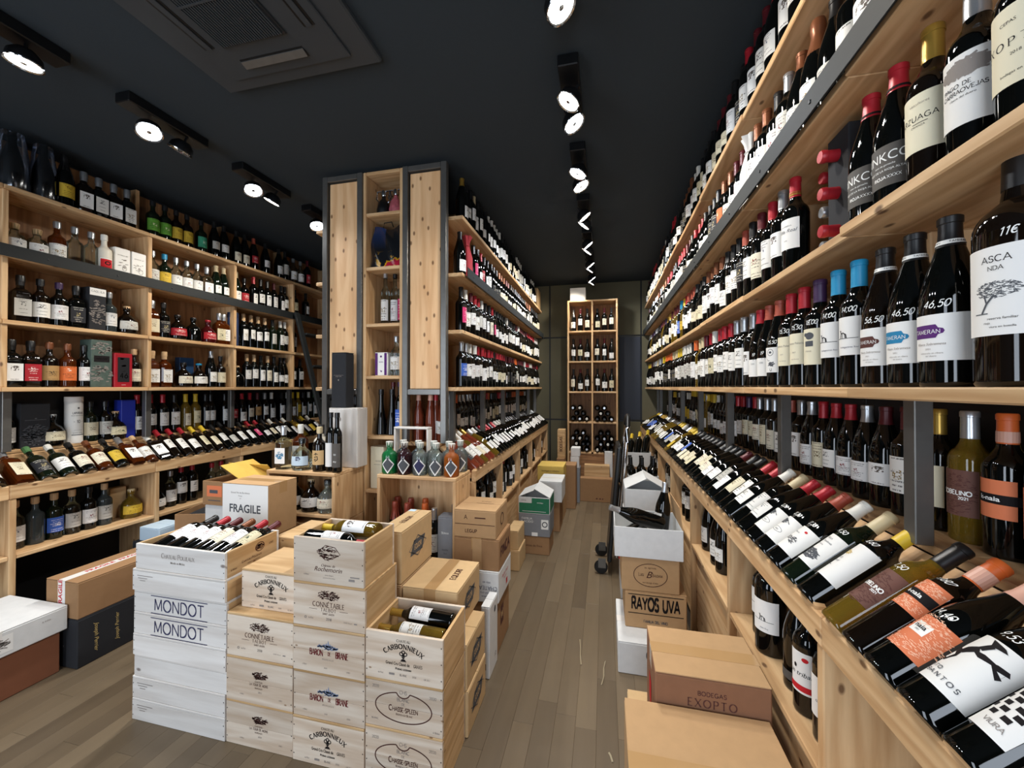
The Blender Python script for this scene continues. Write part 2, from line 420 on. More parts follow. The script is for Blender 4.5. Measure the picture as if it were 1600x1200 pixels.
def ribbon(pts, w, V, F, wv=None):
    """flat band along a polyline; wv = half-width where the band runs horizontally (contrast)"""
    b = len(V); n = len(pts)
    for i, p in enumerate(pts):
        a = pts[max(i - 1, 0)]; c = pts[min(i + 1, n - 1)]
        if n > 2 and pts[0] == pts[-1] or n > 2 and math.dist(pts[0], pts[-1]) < 1e-6:
            if i in (0, n - 1): a = pts[-2]; c = pts[1]
        dx, dy = c[0] - a[0], c[1] - a[1]; L = math.hypot(dx, dy) or 1
        dx /= L; dy /= L
        ww = w if wv is None else w * abs(dy) + wv * abs(dx)
        V += [(p[0] - dy * ww, p[1] + dx * ww), (p[0] + dy * ww, p[1] - dx * ww)]
    F += [(b + 2 * i, b + 2 * i + 1, b + 2 * i + 3, b + 2 * i + 2) for i in range(n - 1)]
def sfont(s, w=.05, serif=0, track=.16, thin=None):
    V = []; F = []; x = 0
    thin = w if thin is None else thin
    for ch in s:
        g, st = strokes(ch)
        for k, pts in st:
            pp = [(x + px, py) for px, py in pts]
            if k == 'a': ribbon(pp, w, V, F, thin)
            else:
                ribbon(pp, w if k == 'L' else thin, V, F)
                if serif and k in 'lL':
                    for px, py in pp:
                        if py < .02 or py > .98: ribbon([(px - serif, py), (px + serif, py)], thin * .8, V, F)
        x += g + track
    return V, F
def layout(V, F, h, cx, cy, sx=1.0, shear=0.0, arc=0.0):
    """scale to cap height h, centre at (cx, cy on the baseline), optionally along an arc of radius arc"""
    if not V: return [], []
    x0 = min(p[0] for p in V); x1 = max(p[0] for p in V); m = (x0 + x1) / 2
    out = []
    for x, y in V:
        X = (x - m + shear * y) * h * sx; Y = y * h
        if arc:
            a = X / arc; r = arc + Y
            X, Y = r * math.sin(a), r * math.cos(a) - arc
        out.append((cx + X, cy + Y))
    return out, F
def T(s, x, y, h, sx=1.0, off=0.0, shear=0.0):     # outline sans
    v, f = bfont(s, 0, off)
    return layout(v, f, h / .70, x, y, sx, shear)
def K(s, x, y, h, w=.05, serif=0, track=.16, sx=1.0, thin=None, arc=0.0, shear=0.0):
    v, f = sfont(s, w, serif, track, thin)
    return layout(v, f, h, x, y, sx, shear, arc)
def SC(s, x, y, h, **k):                           # small capitals: the first letter of each word larger
    V = []; F = []; cur = 0
    for wd in s.split(' '):
        for piece, hh in ((wd[0], 1.0), (wd[1:], .76)):
            if not piece: continue
            v, f = sfont(piece, k.get('w', .06), k.get('serif', .1), k.get('track', .14), k.get('thin'))
            b = len(V); x0 = min(p[0] for p in v)
            V += [(cur + (p[0] - x0) * hh, p[1] * hh) for p in v]; F += [tuple(i + b for i in q) for q in f]
            cur = max(p[0] for p in V) + .12
        cur += .3
    return layout(V, F, h, x, y, k.get('sx', 1), 0)
def BAR(x0, x1, y0, y1): return [(x0, y0), (x1, y0), (x1, y1), (x0, y1)], [(0, 1, 2, 3)]
def POLY(*p): return list(p), [tuple(range(len(p)))]
def RING(cx, cy, rx, ry, w, a0=0, a1=360, n=36):
    V = []; F = []
    ribbon([(cx + rx * math.cos(R(a0 + (a1 - a0) * i / n)), cy + ry * math.sin(R(a0 + (a1 - a0) * i / n))) for i in range(n + 1)], w, V, F)
    return V, F
def DISC(cx, cy, rx, ry, n=20): return POLY(*[(cx + rx * math.cos(2 * PI * i / n), cy + ry * math.sin(2 * PI * i / n)) for i in range(n)])
def LINE(pts, w):
    V = []; F = []; ribbon(pts, w, V, F); return V, F
def SPRAY(cx, cy, rx, ry, n, s, seed=1, shape=lambda x, y: True):
    """engraving-like cluster of short strokes inside an ellipse"""
    q = random.Random(seed); V = []; F = []; k = 0
    while k < n:
        x, y = q.uniform(-1, 1), q.uniform(-1, 1)
        if x * x + y * y > 1 or not shape(x, y): k += .2; continue
        a = q.uniform(-.5, .5); l = s * q.uniform(.6, 1.6)
        px, py = cx + x * rx, cy + y * ry
        ribbon([(px - l * math.cos(a), py - l * math.sin(a)), (px + l * math.cos(a), py + l * math.sin(a))], s * .28, V, F); k += 1
    return V, F
def castle(cx, cy, s, seed=2):
    out = []
    for dx, w, h in ((-1.0, .5, .45), (-.45, .4, .7), (.05, .35, 1.15), (.5, .45, .6), (1.0, .4, .4)):
        out += [BAR(cx + (dx - w / 2) * s, cx + (dx + w / 2) * s, cy, cy + h * s * .6), POLY((cx + (dx - w / 2) * s, cy + h * s * .6), (cx + (dx + w / 2) * s, cy + h * s * .6), (cx + dx * s, cy + h * s * 1.25))]
    out.append(LINE([(cx - 1.7 * s, cy), (cx + 1.7 * s, cy)], s * .05))
    return out

def flat_print(items, O, U, V, N, mb=None, eps=.0009):
    mb = mb or MB()
    O, U, V, N = Vector(O), Vector(U), Vector(V), Vector(N)
    for v, f in items: mb.add([O + U * x + V * y + N * eps for x, y in v], f)
    return mb
def strips(v, f, w=.005):
    """cut flat polygons into narrow upright strips so that they bend round a bottle"""
    V = []; F = []
    def clip(p, c, s):
        out = []
        for a, b in zip(p, p[1:] + p[:1]):
            ia, ib = (a[0] - c) * s <= 1e-9, (b[0] - c) * s <= 1e-9
            if ia: out.append(a)
            if ia != ib:
                k = (c - a[0]) / (b[0] - a[0]); out.append((c, a[1] + k * (b[1] - a[1])))
        return out
    for q in f:
        p = [v[i] for i in q]
        x0, x1 = min(a[0] for a in p), max(a[0] for a in p)
        if x1 - x0 <= w * 1.2:
            F.append(tuple(range(len(V), len(V) + len(p)))); V += p; continue
        n = math.ceil((x1 - x0) / w)
        for k in range(n):
            a = clip(clip(p, x0 + (x1 - x0) * k / n, -1), x0 + (x1 - x0) * (k + 1) / n, 1)
            if len(a) > 2: F.append(tuple(range(len(V), len(V) + len(a)))); V += a
    return V, F
def wrap_print(items, rf, mb=None, eps=.0011):
    mb = mb or MB()
    for v, f in items:
        v, f = strips(v, f)
        mb.add([((rf(y) + eps) * math.sin(x / rf(y)), -(rf(y) + eps) * math.cos(x / rf(y)), y) for x, y in v], f)
    return mb

# ------------------------------------------------------------------ bottles
def arcp(cx, cz, rx, rz, a0, a1, n):
    return [(cx + rx * math.cos(R(a0 + (a1 - a0) * i / n)), cz + rz * math.sin(R(a0 + (a1 - a0) * i / n))) for i in range(n + 1)]
BT = {  # profile (radius, height), capsule from height, label band
 'b': dict(p=[(0, .012), (.03, .001), (.034, 0), (.0368, .004), (.0372, .182)] + arcp(.0135, .182, .0237, .034, 0, 62, 4) + [(.0175, .226), (.0152, .238), (.0146, .285), (.0160, .286), (.0160, .296), (.0140, .299), (0, .2995)], cz=.236, lab=(.062, .162)),
 'g': dict(p=[(0, .014), (.034, .001), (.038, 0), (.0408, .005), (.0412, .138), (.0405, .155), (.0375, .175), (.0315, .198), (.0242, .222), (.0185, .242), (.0155, .256), (.0146, .270), (.0146, .283), (.0160, .284), (.0160, .294), (.014, .296), (0, .2965)], cz=.243, lab=(.045, .125)),
 'c': dict(p=[(0, .018), (.036, .001), (.040, 0), (.0436, .006), (.0440, .145), (.0425, .168), (.036, .2), (.026, .232), (.0195, .256), (.0165, .276), (.0185, .286), (.0190, .296), (.0175, .310), (.0155, .318), (0, .319)], cz=.218, lab=(.055, .135)),
 'f': dict(p=[(0, .008), (.028, .001), (.032, 0), (.0352, .005), (.0345, .06), (.034, .13), (.0325, .165), (.027, .2), (.0205, .238), (.0165, .27), (.0146, .29), (.0146, .316), (.0158, .317), (.0155, .329), (0, .330)], cz=.268, lab=(.055, .135)),
 'm': dict(p=[(0, .014), (.043, .001), (.046, 0), (.0495, .005), (.0500, .228)] + arcp(.018, .228, .032, .042, 0, 60, 4) + [(.0215, .276), (.0195, .292), (.0185, .345), (.0205, .346), (.0205, .358), (.018, .361), (0, .3615)], cz=.292, lab=(.075, .205)),
 's': dict(p=[(0, .008), (.032, .001), (.036, 0), (.0388, .005), (.0390, .15)] + arcp(.016, .15, .023, .028, 0, 68, 4) + [(.0172, .186), (.0140, .196), (.0135, .225), (.0165, .226), (.0165, .258), (.0150, .261), (0, .2615)], cz=.2215, lab=(.04, .125)),
 't': dict(p=[(0, .008), (.023, .001), (.026, 0), (.0285, .004), (.0288, .215), (.026, .235), (.018, .25), (.0128, .262), (.0122, .318), (.0145, .32), (.0145, .348), (0, .349)], cz=.318, lab=(.03, .17)),
 'j': dict(p=[(0, .006), (.035, .001), (.040, 0), (.0438, .006), (.0442, .095), (.0425, .108), (.035, .122), (.022, .130), (.0165, .136), (.0150, .150), (.0185, .152), (.0205, .180), (.0190, .182), (0, .1825)], cz=.1515, lab=(.02, .095)),
 'u': dict(p=[(0, .006), (.034, .001), (.037, 0), (.0405, .005), (.0375, .05), (.030, .11), (.0225, .15), (.0175, .19), (.0155, .22), (.0150, .262), (.0168, .263), (.0165, .30), (0, .301)], cz=.262, lab=(.06, .1)),
 'h': dict(p=[(0, .006), (.046, .001), (.052, 0), (.0565, .01), (.058, .05), (.055, .085), (.043, .11), (.026, .126), (.0165, .138), (.0150, .155), (.0190, .156), (.0205, .182), (.018, .188), (0, .189)], cz=.1555, lab=(.03, .085)),
}
for b in BT.values():                              # support rings keep the tall glass walls straight in the reflections
    q = b['p']; out = []
    for (r0, a), (r1, c) in zip(q, q[1:]):
        out.append((r0, a))
        if c - a > .03:
            k = .005 / (c - a)
            out += [(r0 + (r1 - r0) * k, a + .005), (r1 - (r1 - r0) * k, c - .005)]
    b['p'] = out + [q[-1]]
for b in BT.values(): b['h'] = b['p'][-1][1]; b['r'] = max(p[0] for p in b['p'])
SQ = dict(w=.074, d=.074, h=.17, H=.262, cz=.2)     # square-shouldered spirit bottle
BT['q'] = dict(p=[(.037, 0), (.037, .17)], cz=.2, lab=(.035, .13), h=.262, r=.037)
def rfun(typ):
    p = BT[typ]['p']
    if typ == 'q': return lambda z: .037
    def f(z):
        for (a, za), (b, zb) in zip(p[3:], p[4:]):
            if za <= z <= zb: return a + (b - a) * (z - za) / (zb - za + 1e-9)
        return p[4][0]
    return f
RF = {k: rfun(k) for k in BT}
_mc = {}
def square_body(mb, m=0):
    c = .012; a = .037
    def ring(s, z, cc): return [(x * s, y * s, z) for x, y in ((-a + cc, -a), (a - cc, -a), (a, -a + cc), (a, a - cc), (a - cc, a), (-a + cc, a), (-a, a - cc), (-a, -a + cc))]
    rs = [ring(.94, 0, c), ring(1, .006, c), ring(1, .152, c), ring(.93, .168, c), ring(.62, .184, c * 1.2), ring(.40, .19, c * 1.6), ring(.36, .205, c * 1.6), ring(.36, .222, c * 1.6)]
    v = [p for g in rs for p in g]
    f = [(i * 8 + k, i * 8 + (k + 1) % 8, (i + 1) * 8 + (k + 1) % 8, (i + 1) * 8 + k) for i in range(len(rs) - 1) for k in range(8)]
    f += [tuple(reversed(range(8))), tuple(range(56, 64))]
    mb.add(v, f, m)
def body_mb(typ, n, mb=None, m=0):
    mb = mb or MB()
    if typ == 'q': square_body(mb, m)
    else: mb.lathe(BT[typ]['p'], n, m)
    return mb
def cap_mb(typ, n, mb=None, m=0):
    mb = mb or MB()
    if typ == 'q':
        mb.lathe([(.0150, .205), (.0165, .2055), (.0168, .226), (.0185, .227), (.0185, .258), (.0165, .262), (0, .2625)], n, m); return mb
    b = BT[typ]; cz = b['cz']; f = RF[typ]; e = .0007
    pr = [(f(cz) + .0001, cz)] + [(f(cz) + e, cz)] + [(r + e, z + (e if z > b['h'] - .006 else 0)) for r, z in b['p'] if z > cz + .001]
    pr[-1] = (0, b['h'] + e)
    mb.lathe(pr, n, m); return mb
def label_mb(typ, th, z0, z1, n=10, mb=None, m=0, c=0.0):
    mb = mb or MB()
    start = len(mb.v); uvs = []
    if typ == 'q':
        w = .032
        v = [(-w, -.0378, z0), (w, -.0378, z0), (w, -.0378, z1), (-w, -.0378, z1)]
        mb.add(v, [(0, 1, 2, 3)], m); uvs = [(0, 0), (1, 0), (1, 1), (0, 1)]
    else:
        f = RF[typ]; zs = [z0, z1] if abs(f(z0) - f(z1)) < .0006 else [z0 + (z1 - z0) * i / 4 for i in range(5)]
        v = []
        for z in zs:
            for i in range(n + 1):
                a = c + th * (2 * i / n - 1); r = f(z) + .0007
                v.append((r * math.sin(a), -r * math.cos(a), z)); uvs.append((i / n, (z - z0) / (z1 - z0)))
        mb.add(v, [(j * (n + 1) + i, j * (n + 1) + i + 1, (j + 1) * (n + 1) + i + 1, (j + 1) * (n + 1) + i) for j in range(len(zs) - 1) for i in range(n)], m)
    if mb.uv is None: mb.uv = [(0, 0)] * start
    mb.uv += uvs
    return mb
def cached(key, fn, nm=1, smooth=True):
    if key not in _mc: _mc[key] = fn().mesh('bottle_' + '_'.join(str(k) for k in key), nm, smooth)
    return _mc[key]
NAMES = {'b': 'red_wine_bottle', 'g': 'burgundy_bottle', 'c': 'sparkling_wine_bottle', 'f': 'slender_wine_bottle', 'm': 'magnum_bottle', 's': 'spirit_bottle', 't': 'tall_liqueur_bottle', 'j': 'gin_bottle', 'u': 'tapered_liqueur_bottle', 'h': 'squat_spirit_bottle', 'q': 'square_spirit_bottle'}
FORM = {'b': 'wine bottle', 'g': 'sloping-shouldered bottle', 'c': 'sparkling-wine bottle', 'f': 'slender bottle', 'm': 'magnum bottle', 's': 'spirit bottle', 't': 'tall bottle', 'j': 'gin bottle', 'u': 'tapered bottle', 'h': 'squat bottle', 'q': 'square bottle'}

def place(x, y, z, face, tilt=0.0):
    """standing bottle; face = direction its label looks to (angle of -Y turned), tilt leans it"""
    return Matrix.Translation((x, y, z)) @ Matrix.Rotation(face, 4, 'Z') @ Matrix.Rotation(tilt, 4, 'X')
def lying(foot, axis, front, roll=0.0):
    a = Vector(axis).normalized(); n = Vector(front); n = (n - a * n.dot(a)).normalized()
    y = -n; x = y.cross(a)
    M = Matrix((x, y, a)).transposed().to_4x4()
    M.translation = Vector(foot)
    return M @ Matrix.Rotation(roll, 4, 'Z')

FAR = []            # (size in the picture, typ, body, cap, lab, M) of wine bottles past the limit
def persp(M):
    p = M.translation - cam.location
    d = -math.sin(R(13.1)) * p.x + math.cos(R(13.1)) * p.y
    return .3 * 618 / max(d, .05)
def bottle(typ, body, cap, lab, M, label, group=None, name=None, items=None, th=None, zz=None, cat=None, capitems=None, price=None, extra=None):
    """one bottle: body mesh with label and capsule as parts (one mesh with three materials when only a few pixels wide)
    items: list of (ink, print) on the label; price: scrawl in white pen on the shoulder"""
    px = persp(M)
    b = BT[typ]
    if px < 60 and not th and typ in 'bgcm': th = pick((.62, .75, .85))
    z0, z1 = zz or b['lab']
    th = th or (pick((.8, .92, 1.05)) if typ in 'bgcm' else 1.15)
    if zz is None and typ in 'bg' and not items:
        z0, z1 = pick(((z0, z1), (z0 + .012, z1 - .006), (z0 - .012, z1 - .018), (z0 + .02, z1 + .004)))
    lm = None
    if lab is not None: lm = lab if not isinstance(lab, str) else PAPER[lab][rnd.randrange(len(PAPER[lab]))]
    nm = name or NAMES[typ]
    if body in 'wo' and typ in 'bgf' and not name: nm = {'w': 'white_wine_bottle', 'o': 'rose_wine_bottle'}[body]
    cat = cat or ('wine bottle' if typ in 'bgcfm' else 'spirit bottle')
    if px < 52 and not items:
        n = 10
        def fn():
            mb = body_mb(typ, n)
            if lm is not None: label_mb(typ, th, z0, z1, 6, mb, 1)
            cap_mb(typ, 8, mb, 2)
            return mb
        me = cached(('far', typ, lm is not None, th, z0, z1), fn, 3)
        o = link(nm, me, [BODY[body], lm or BLANK['white'], CAP[cap]], None, M)
        return tag(o, label, cat, group)
    n = 32 if px > 170 else 20 if px > 90 else 14
    me = cached((typ, n), lambda: body_mb(typ, n))
    root = link(nm, me, BODY[body], None, M)
    tag(root, label, cat, group)
    if lm is not None:
        lme = cached(('l', typ, th, z0, z1, n), lambda: label_mb(typ, th, z0, z1, max(8, n // 2)))
        lo = link('label', lme, lm, root)
        for ne, (ink, its) in enumerate(items or []):
            part('lettering', wrap_print(its, RF[typ], eps=.0010 + .0003 * ne) if typ != 'q' else flat_print(its, (0, -.0378, 0), (1, 0, 0), (0, 0, 1), (0, -1, 0), eps=.0004 + .0003 * ne), INK[ink] if isinstance(ink, str) else ink, lo)
    co = link('cork' if cap == 'n' else 'capsule', cached(('cap', typ, n), lambda: cap_mb(typ, max(10, n * 2 // 3))), CAP[cap], root)
    for ink, its in (capitems or []):
        f = RF[typ]
        part('neck_band', wrap_print(its, lambda z: f(z) + .0008, eps=.0008 + .0003 * (ink in INK.values())), ink, co)
    if price:
        its = [K(price, price_x(typ), zz_price(typ, z1), .0118, w=.055, track=.12, shear=.3, sx=.95)]
        part('price_writing', wrap_print(its, RF[typ], eps=.0006), INK['white'], root)
    for nme, mb, m in (extra or []): part(nme, mb, m, root)
    return root
def price_x(typ): return 0.0
def zz_price(typ, z1): return z1 + .012
def dark_label(typ, body, cap, lab, where):
    """what sets one bottle of a row apart: its colours, then its place counted along a shelf one can find"""
    ln = PAPERN[lab] + ' label' if isinstance(lab, str) else 'plain glass'
    bn = BODYN[body]
    return f'{bn} {FORM[typ]}, {CAPN[cap]} {"stopper" if cap == "n" else "cap"}, {ln}, {where}'
# ------------------------------------------------------------------ the room
YB = 5.60; ZC = 2.84; XL = -3.38; XR = .98; YF = -1.5
structure('floor', MB().box(XL, XR, YF, YB, -.08, -.012), plain('floor_base', '3a3128', .7))
fl = bpy.data.objects['floor']
pid = {}
for i in range(40):
    x0 = -2.94 + i * .0855
    y = .55 + rnd.random() * .5 - .75
    while y < 5.2:
        ln = rnd.choice((.72, .84, .96, 1.08))
        y0, y1 = max(y, .55), min(y + ln, 5.25)
        y += ln
        if y1 - y0 < .1: continue
        if y0 > 2.35 and x0 < -.95: continue            # under the island and behind it nothing of the floor shows
        pm = MB().cbox(x0 + .0002, x0 + .0853, y0 + .0002, y1 - .0002, -.012, 0, .0006)
        o = part('plank', pm, FLOOR, fl)
structure('ceiling', MB().box(XL, XR, YF, YB, ZC, ZC + .1), CEIL)
structure('wall_left', MB().box(XL - .1, XL, YF, YB, 0, ZC), WALLD)
structure('wall_right', MB().box(XR, XR + .1, YF, YB, 0, ZC), WALLD)
structure('wall_back', MB().box(XL - .1, XR + .1, YB, YB + .1, 0, ZC), BLACKMET)
wb = bpy.data.objects['wall_back']
for x0, x1 in ((-1.32, -.757), (-.738, .480), (.499, XR)):
    for z0, z1 in ((0, .935), (.955, 2.09), (2.11, ZC)):
        part('panel', MB().cbox(x0, x1, YB - .015, YB, z0, z1, .002), OLIVE, wb)
part('panel', MB().cbox(.205, .478, YB - .022, YB - .015, .96, 2.085, .002), NAVY, wb, label='dark navy wall panel')
part('panel', MB().cbox(XL, -1.34, YB - .015, YB, 0, ZC, .002), WALLD, wb)
fw = MB()
xs = [XL - .1] + [e for w in WINDOWS for e in w] + [XR + .1]
for a, b in zip(xs[0::2], xs[1::2]): fw.box(a, b, YF - .12, YF, 0, ZC)
for a, b in WINDOWS: fw.box(a, b, YF - .12, YF, 0, .25).box(a, b, YF - .12, YF, 2.45, ZC)
structure('wall_front', fw, WALLD)
for k, (a, b) in enumerate(WINDOWS):
    fr = MB()
    for x in (a, b - .05): fr.box(x, x + .05, YF - .09, YF - .03, .25, 2.45)
    for z in (.25, 2.40): fr.box(a + .05, b - .05, YF - .09, YF - .03, z, z + .05)
    structure('window_%d' % (k + 1), fr, BLACKMET)
    part('pane', MB().box(a + .05, b - .05, YF - .065, YF - .06, .30, 2.40), PANE, bpy.data.objects['window_%d' % (k + 1)])

# ------------------------------------------------------------------ shelving
SH = [1.40, 1.76, 2.12, 2.48]
UNIT = {  # xr: rail face, sg: which way the wall lies, xs: front edge of the upper shelves, xp: steel post, xb: back
    'R': dict(xr=.475, sg=1, xs=.535, xp=.70, xb=.955, nm='right wall'),
    'I': dict(xr=-.775, sg=-1, xs=-.86, xp=-.955, xb=-1.245, nm='island'),
    'L': dict(xr=-3.02, sg=-1, xs=-3.09, xp=-3.2, xb=-3.365, nm='spirits wall')}
RA = R(40); RZ = .850                             # display ramp: angle, height where it starts behind the rail
def stop_mesh():
    mb = MB(); n = 6
    pr = [(0, 0)] + [(.021 * (1 - math.cos(PI * i / n)), .013 * math.sin(PI * i / n)) for i in range(1, n)] + [(.042, 0)]
    v = [(0, y - .021, z) for y, z in pr] + [(.022, y - .021, z) for y, z in pr]; k = len(pr)
    f = [tuple(range(k)), tuple(reversed(range(k, 2 * k)))] + [(i, i + k, i + k + 1, i + 1) for i in range(k - 1)]
    mb.add(v, f); return mb.mesh('bottle_stop', 1, False)
STOP = stop_mesh()
def bay(U, y0, y1, idx, label, first=False, last=False, low='panel', stops=True, joint=0.0, ups=True):
    u = UNIT[U]; sg = u['sg']; xr, xs, xp, xb = u['xr'], u['xs'], u['xp'], u['xb']
    loc = (xb, (y0 + y1) / 2, 0)
    t = thing('shelving_bay', label, 'shelving', loc, 0, None)
    def bx(mb, xa, xb_, ya, yb, za, zb, c=.003):
        a, b = sorted((xa, xb_)); mb.cbox(a - loc[0], b - loc[0], ya - loc[1], yb - loc[1], za, zb, c); return mb
    e = .0004
    for k, z in enumerate(SH):
        j = joint if k in (1, 3) else joint * .4
        part('shelf', bx(MB(), xs - sg * j, xb - sg * .012, y0 + e, y1 - e, z - .024, z), PINE[1], t)
    # divider boards between the shelves, set back from the shelf edges
    d0 = xs + sg * (.012 if U == 'L' else .15)
    zz = [(SH[k], (SH + [ZC])[k + 1] - .024) for k in range(4)]
    if ups:
        for za, zb in zz: part('upright', bx(MB(), d0 + (sg * .12 if U == 'L' and za > 2.4 else 0), xb - sg * .012, y0 + .0005, y0 + .0255, za, zb if zb < 2.8 else 2.80), PINE[2], t)
        if last:
            for za, zb in zz: part('upright', bx(MB(), d0, xb - sg * .012, y1 - .026, y1 - .001, za, zb if zb < 2.8 else 2.80), PINE[2], t)
    part('back_panel', bx(MB(), xb - sg * .012, xb, y0 + e, y1 - e, 1.38, 2.82), PINED[2], t)
    part('back_panel', bx(MB(), xb - sg * .012, xb, y0 + e, y1 - e, 0.0, 1.375), BLACKMET if U != 'I' else PINED[2], t)
    part('steel_post', bx(MB(), xp - .018, xp + .018, y0 + .045, y0 + .082, 1.045, SH[0] - .0245, .002), STEEL, t)
    if last: part('steel_post', bx(MB(), xp - .02, xp + .02, y1 - .05, y1 - .01, 1.045, SH[0] - .0245, .002), STEEL, t)
    # display: rail, sloping ramp, ledge for the standing row
    rail = part('rail', bx(MB(), xr, xr + sg * .028, y0 + e, y1 - e, .812, .884, .004), PINE[1], t)
    if stops:
        n = int((y1 - y0) / .0875)
        for k in range(n):
            o = bpy.data.objects.new('bottle_stop', STOP); COL.objects.link(o); o.parent = rail
            if not o.data.materials[0]: o.data.materials[0] = PINE[1]
            o.location = (xr - loc[0] + (.003 if sg > 0 else -.025), y0 + (k + .5) * (y1 - y0) / n - loc[1], .884)
    ra = xr + sg * .03; L = .27
    rx = ra + sg * L * math.cos(RA); rz = RZ + L * math.sin(RA)
    tn = .016
    p = [(ra, RZ - tn), (rx, rz - tn), (rx, rz), (ra, RZ)]
    q = [(a - loc[0], y - loc[1], z) for y in (y0 + e, y1 - e) for a, z in p]
    part('display_ramp', MB().hexa([q[0], q[1], q[5], q[4], q[3], q[2], q[6], q[7]]), PINE[1], t)
    part('ledge', bx(MB(), rx + sg * .004, xb - sg * .012, y0 + e, y1 - e, 1.024, 1.045), PINE[1], t)
    # base cabinet
    yy = [y0] + ([y1] if last else [])
    for y in yy:
        h = .014
        part('divider', bx(MB(), xr + sg * .004, xb - sg * .012, (y if y != y1 else y1 - .028), (y + .028 if y != y1 else y1), 0, .8115), PINE[2], t)
    part('base_shelf', bx(MB(), xr + sg * .006, xb - sg * .012, y0 + .0285, y1 - (.0285 if last else e), .494, .516), PINE[1], t)
    if low == 'panel': part('plinth_panel', bx(MB(), xr + sg * .03, xr + sg * .045, y0 + .0285, y1 - (.0285 if last else e), .05, .4935), PINE[1], t)
    return t

RY = [.40] + [1.00 + .70 * k for k in range(7)]      # bay edges along the right wall
RY = [.34, 1.03, 1.72, 2.42, 3.12, 3.82, 4.52, 5.22, 5.575]
words_r = ['first from the street end', 'second from the camera', 'third from the camera', 'fourth from the camera', 'fifth from the camera', 'sixth from the camera', 'seventh from the camera', 'last before the olive back wall']
for i, (a, b) in enumerate(zip(RY, RY[1:])):
    bay('R', a, b, i, 'pine shelving bay with display of the long wine wall, ' + words_r[i], last=i == len(RY) - 2, stops=a < 3.9, joint=(.02, 0, .006, 0, .004, 0, .003, 0)[i])
IY = [2.335, 3.0, 3.66, 4.32, 4.98, 5.575]
words_i = ['beside the steel-framed end', 'second from the steel-framed end', 'third from the steel-framed end', 'fourth from the steel-framed end', 'last before the back wall']
for i, (a, b) in enumerate(zip(IY, IY[1:])):
    bay('I', a, b, i, 'pine shelving bay of the island facing the aisle, ' + words_i[i], last=i == 4, stops=a < 3.9, ups=i > 0)
LY = [.76, 1.42, 2.11, 2.77, 3.43, 4.09, 4.75, 5.41]
words_l = ['first from the street end', 'second from the camera', 'third from the camera', 'fourth from the camera', 'fifth from the camera', 'sixth from the camera', 'seventh from the camera']
for i, (a, b) in enumerate(zip(LY, LY[1:])):
    if i > 5: continue
    bay('L', a, b, i, 'pine spirits shelving bay with sloping display of the spirits wall, ' + words_l[i], last=i == 5, low='open', stops=a < 3.0)

def steel_band(xs, sg, y0, y1, label):
    mb = MB().cbox(*sorted((xs - sg * .026, xs - sg * .021)), y0, y1, 2.092, 2.158, .0015)
    t = thing('steel_band', label, 'shelf edging', ((xs), (y0 + y1) / 2, 2.1))
    for q in range(len(mb.v)): mb.v[q] = (mb.v[q][0] - xs, mb.v[q][1] - (y0 + y1) / 2, mb.v[q][2] - 2.1)
    part('flat_bar', mb, STEELD, t)
    y = y0 + .12
    while y < y1 - .05:
        s = MB().lathe([(0, .0035), (.004, .003), (.006, 0)], 8)
        s.v = [(xs - sg * .026 - sg * z - xs, x + y - (y0 + y1) / 2, yy + .022) for x, yy, z in s.v]
        part('bolt_head', s, BLACKMET, t)
        y += .33
steel_band(.535, 1, .36, 5.56, 'grey steel band along the third shelf of the long wine wall')
steel_band(-.86, -1, 2.36, 5.56, 'grey steel band along the third shelf of the island')
steel_band(-3.09, -1, .80, 4.70, 'grey steel band along the third shelf of the spirits wall')

# ------------------------------------------------------------------ end of the island: two steel-framed panels and a narrow rack between them
def framed(x0, x1, label):
    t = thing('framed_panel', label, 'panel', ((x0 + x1) / 2, 2.32, 0))
    cx = (x0 + x1) / 2; w = (x1 - x0) / 2
    for x in (-w, w - .038): part('steel_post', MB().cbox(x, x + .038, -.03, .008, 1.05 if x0 > -1.3 else .45, 2.81, .003), STEEL, t)
    for z in (2.772, 1.352): part('steel_bar', MB().cbox(-w + .0385, w - .0385, -.03, .008, z, z + .036, .003), STEEL, t)
    part('wood_panel', MB().cbox(-w + .047, w - .047, -.014, .006, 1.39, 2.764, .003), PANEL, t)
    return t
framed(-1.842, -1.542, 'steel-framed knotty pine panel behind the slender black carton')
framed(-1.252, -.952, 'steel-framed knotty pine panel above the pink wine bottles')
t = thing('narrow_rack', 'tall narrow pine rack between the two steel-framed panels', 'shelving', (-1.397, 2.30, 0))
for x in (-.143, .121): part('side_board', MB().cbox(x, x + .022, 0, .30, 0, 2.81), PINE[2], t)
for z in (.43, .735, 1.085, 1.475, 1.815, 2.185, 2.54): part('shelf', MB().cbox(-.1205, .1205, .002, .29, z - .022, z), PINE[0], t)
part('top_board', MB().cbox(-.1205, .1205, 0, .29, 2.788, 2.81), PINE[0], t)
part('back_panel', MB().cbox(-.1205, .1205, .2905, .30, 0, 2.81), PINED[2], t)
# the island bay that faces the left wall: only its shelf ends show beside the left panel
t = thing('shelving_bay', 'pine shelving bay of the island facing the spirits wall', 'shelving', (-1.70, 3.2, 0))
for z in SH: part('shelf', MB().cbox(-.23, .15, -.86, 1.0, z - .024, z), PINE[1], t)
part('back_panel', MB().cbox(.1505, .165, -.85, 2.3, .4, 2.8), PINED[2], t)
part('steel_post', MB().cbox(-.16, -.12, .2, .24, .9, SH[0] - .0245), STEEL, t)
part('base_cabinet', MB().cbox(-.16, .15, -.83, 1.0, .02, 1.03), PINED[1], t)

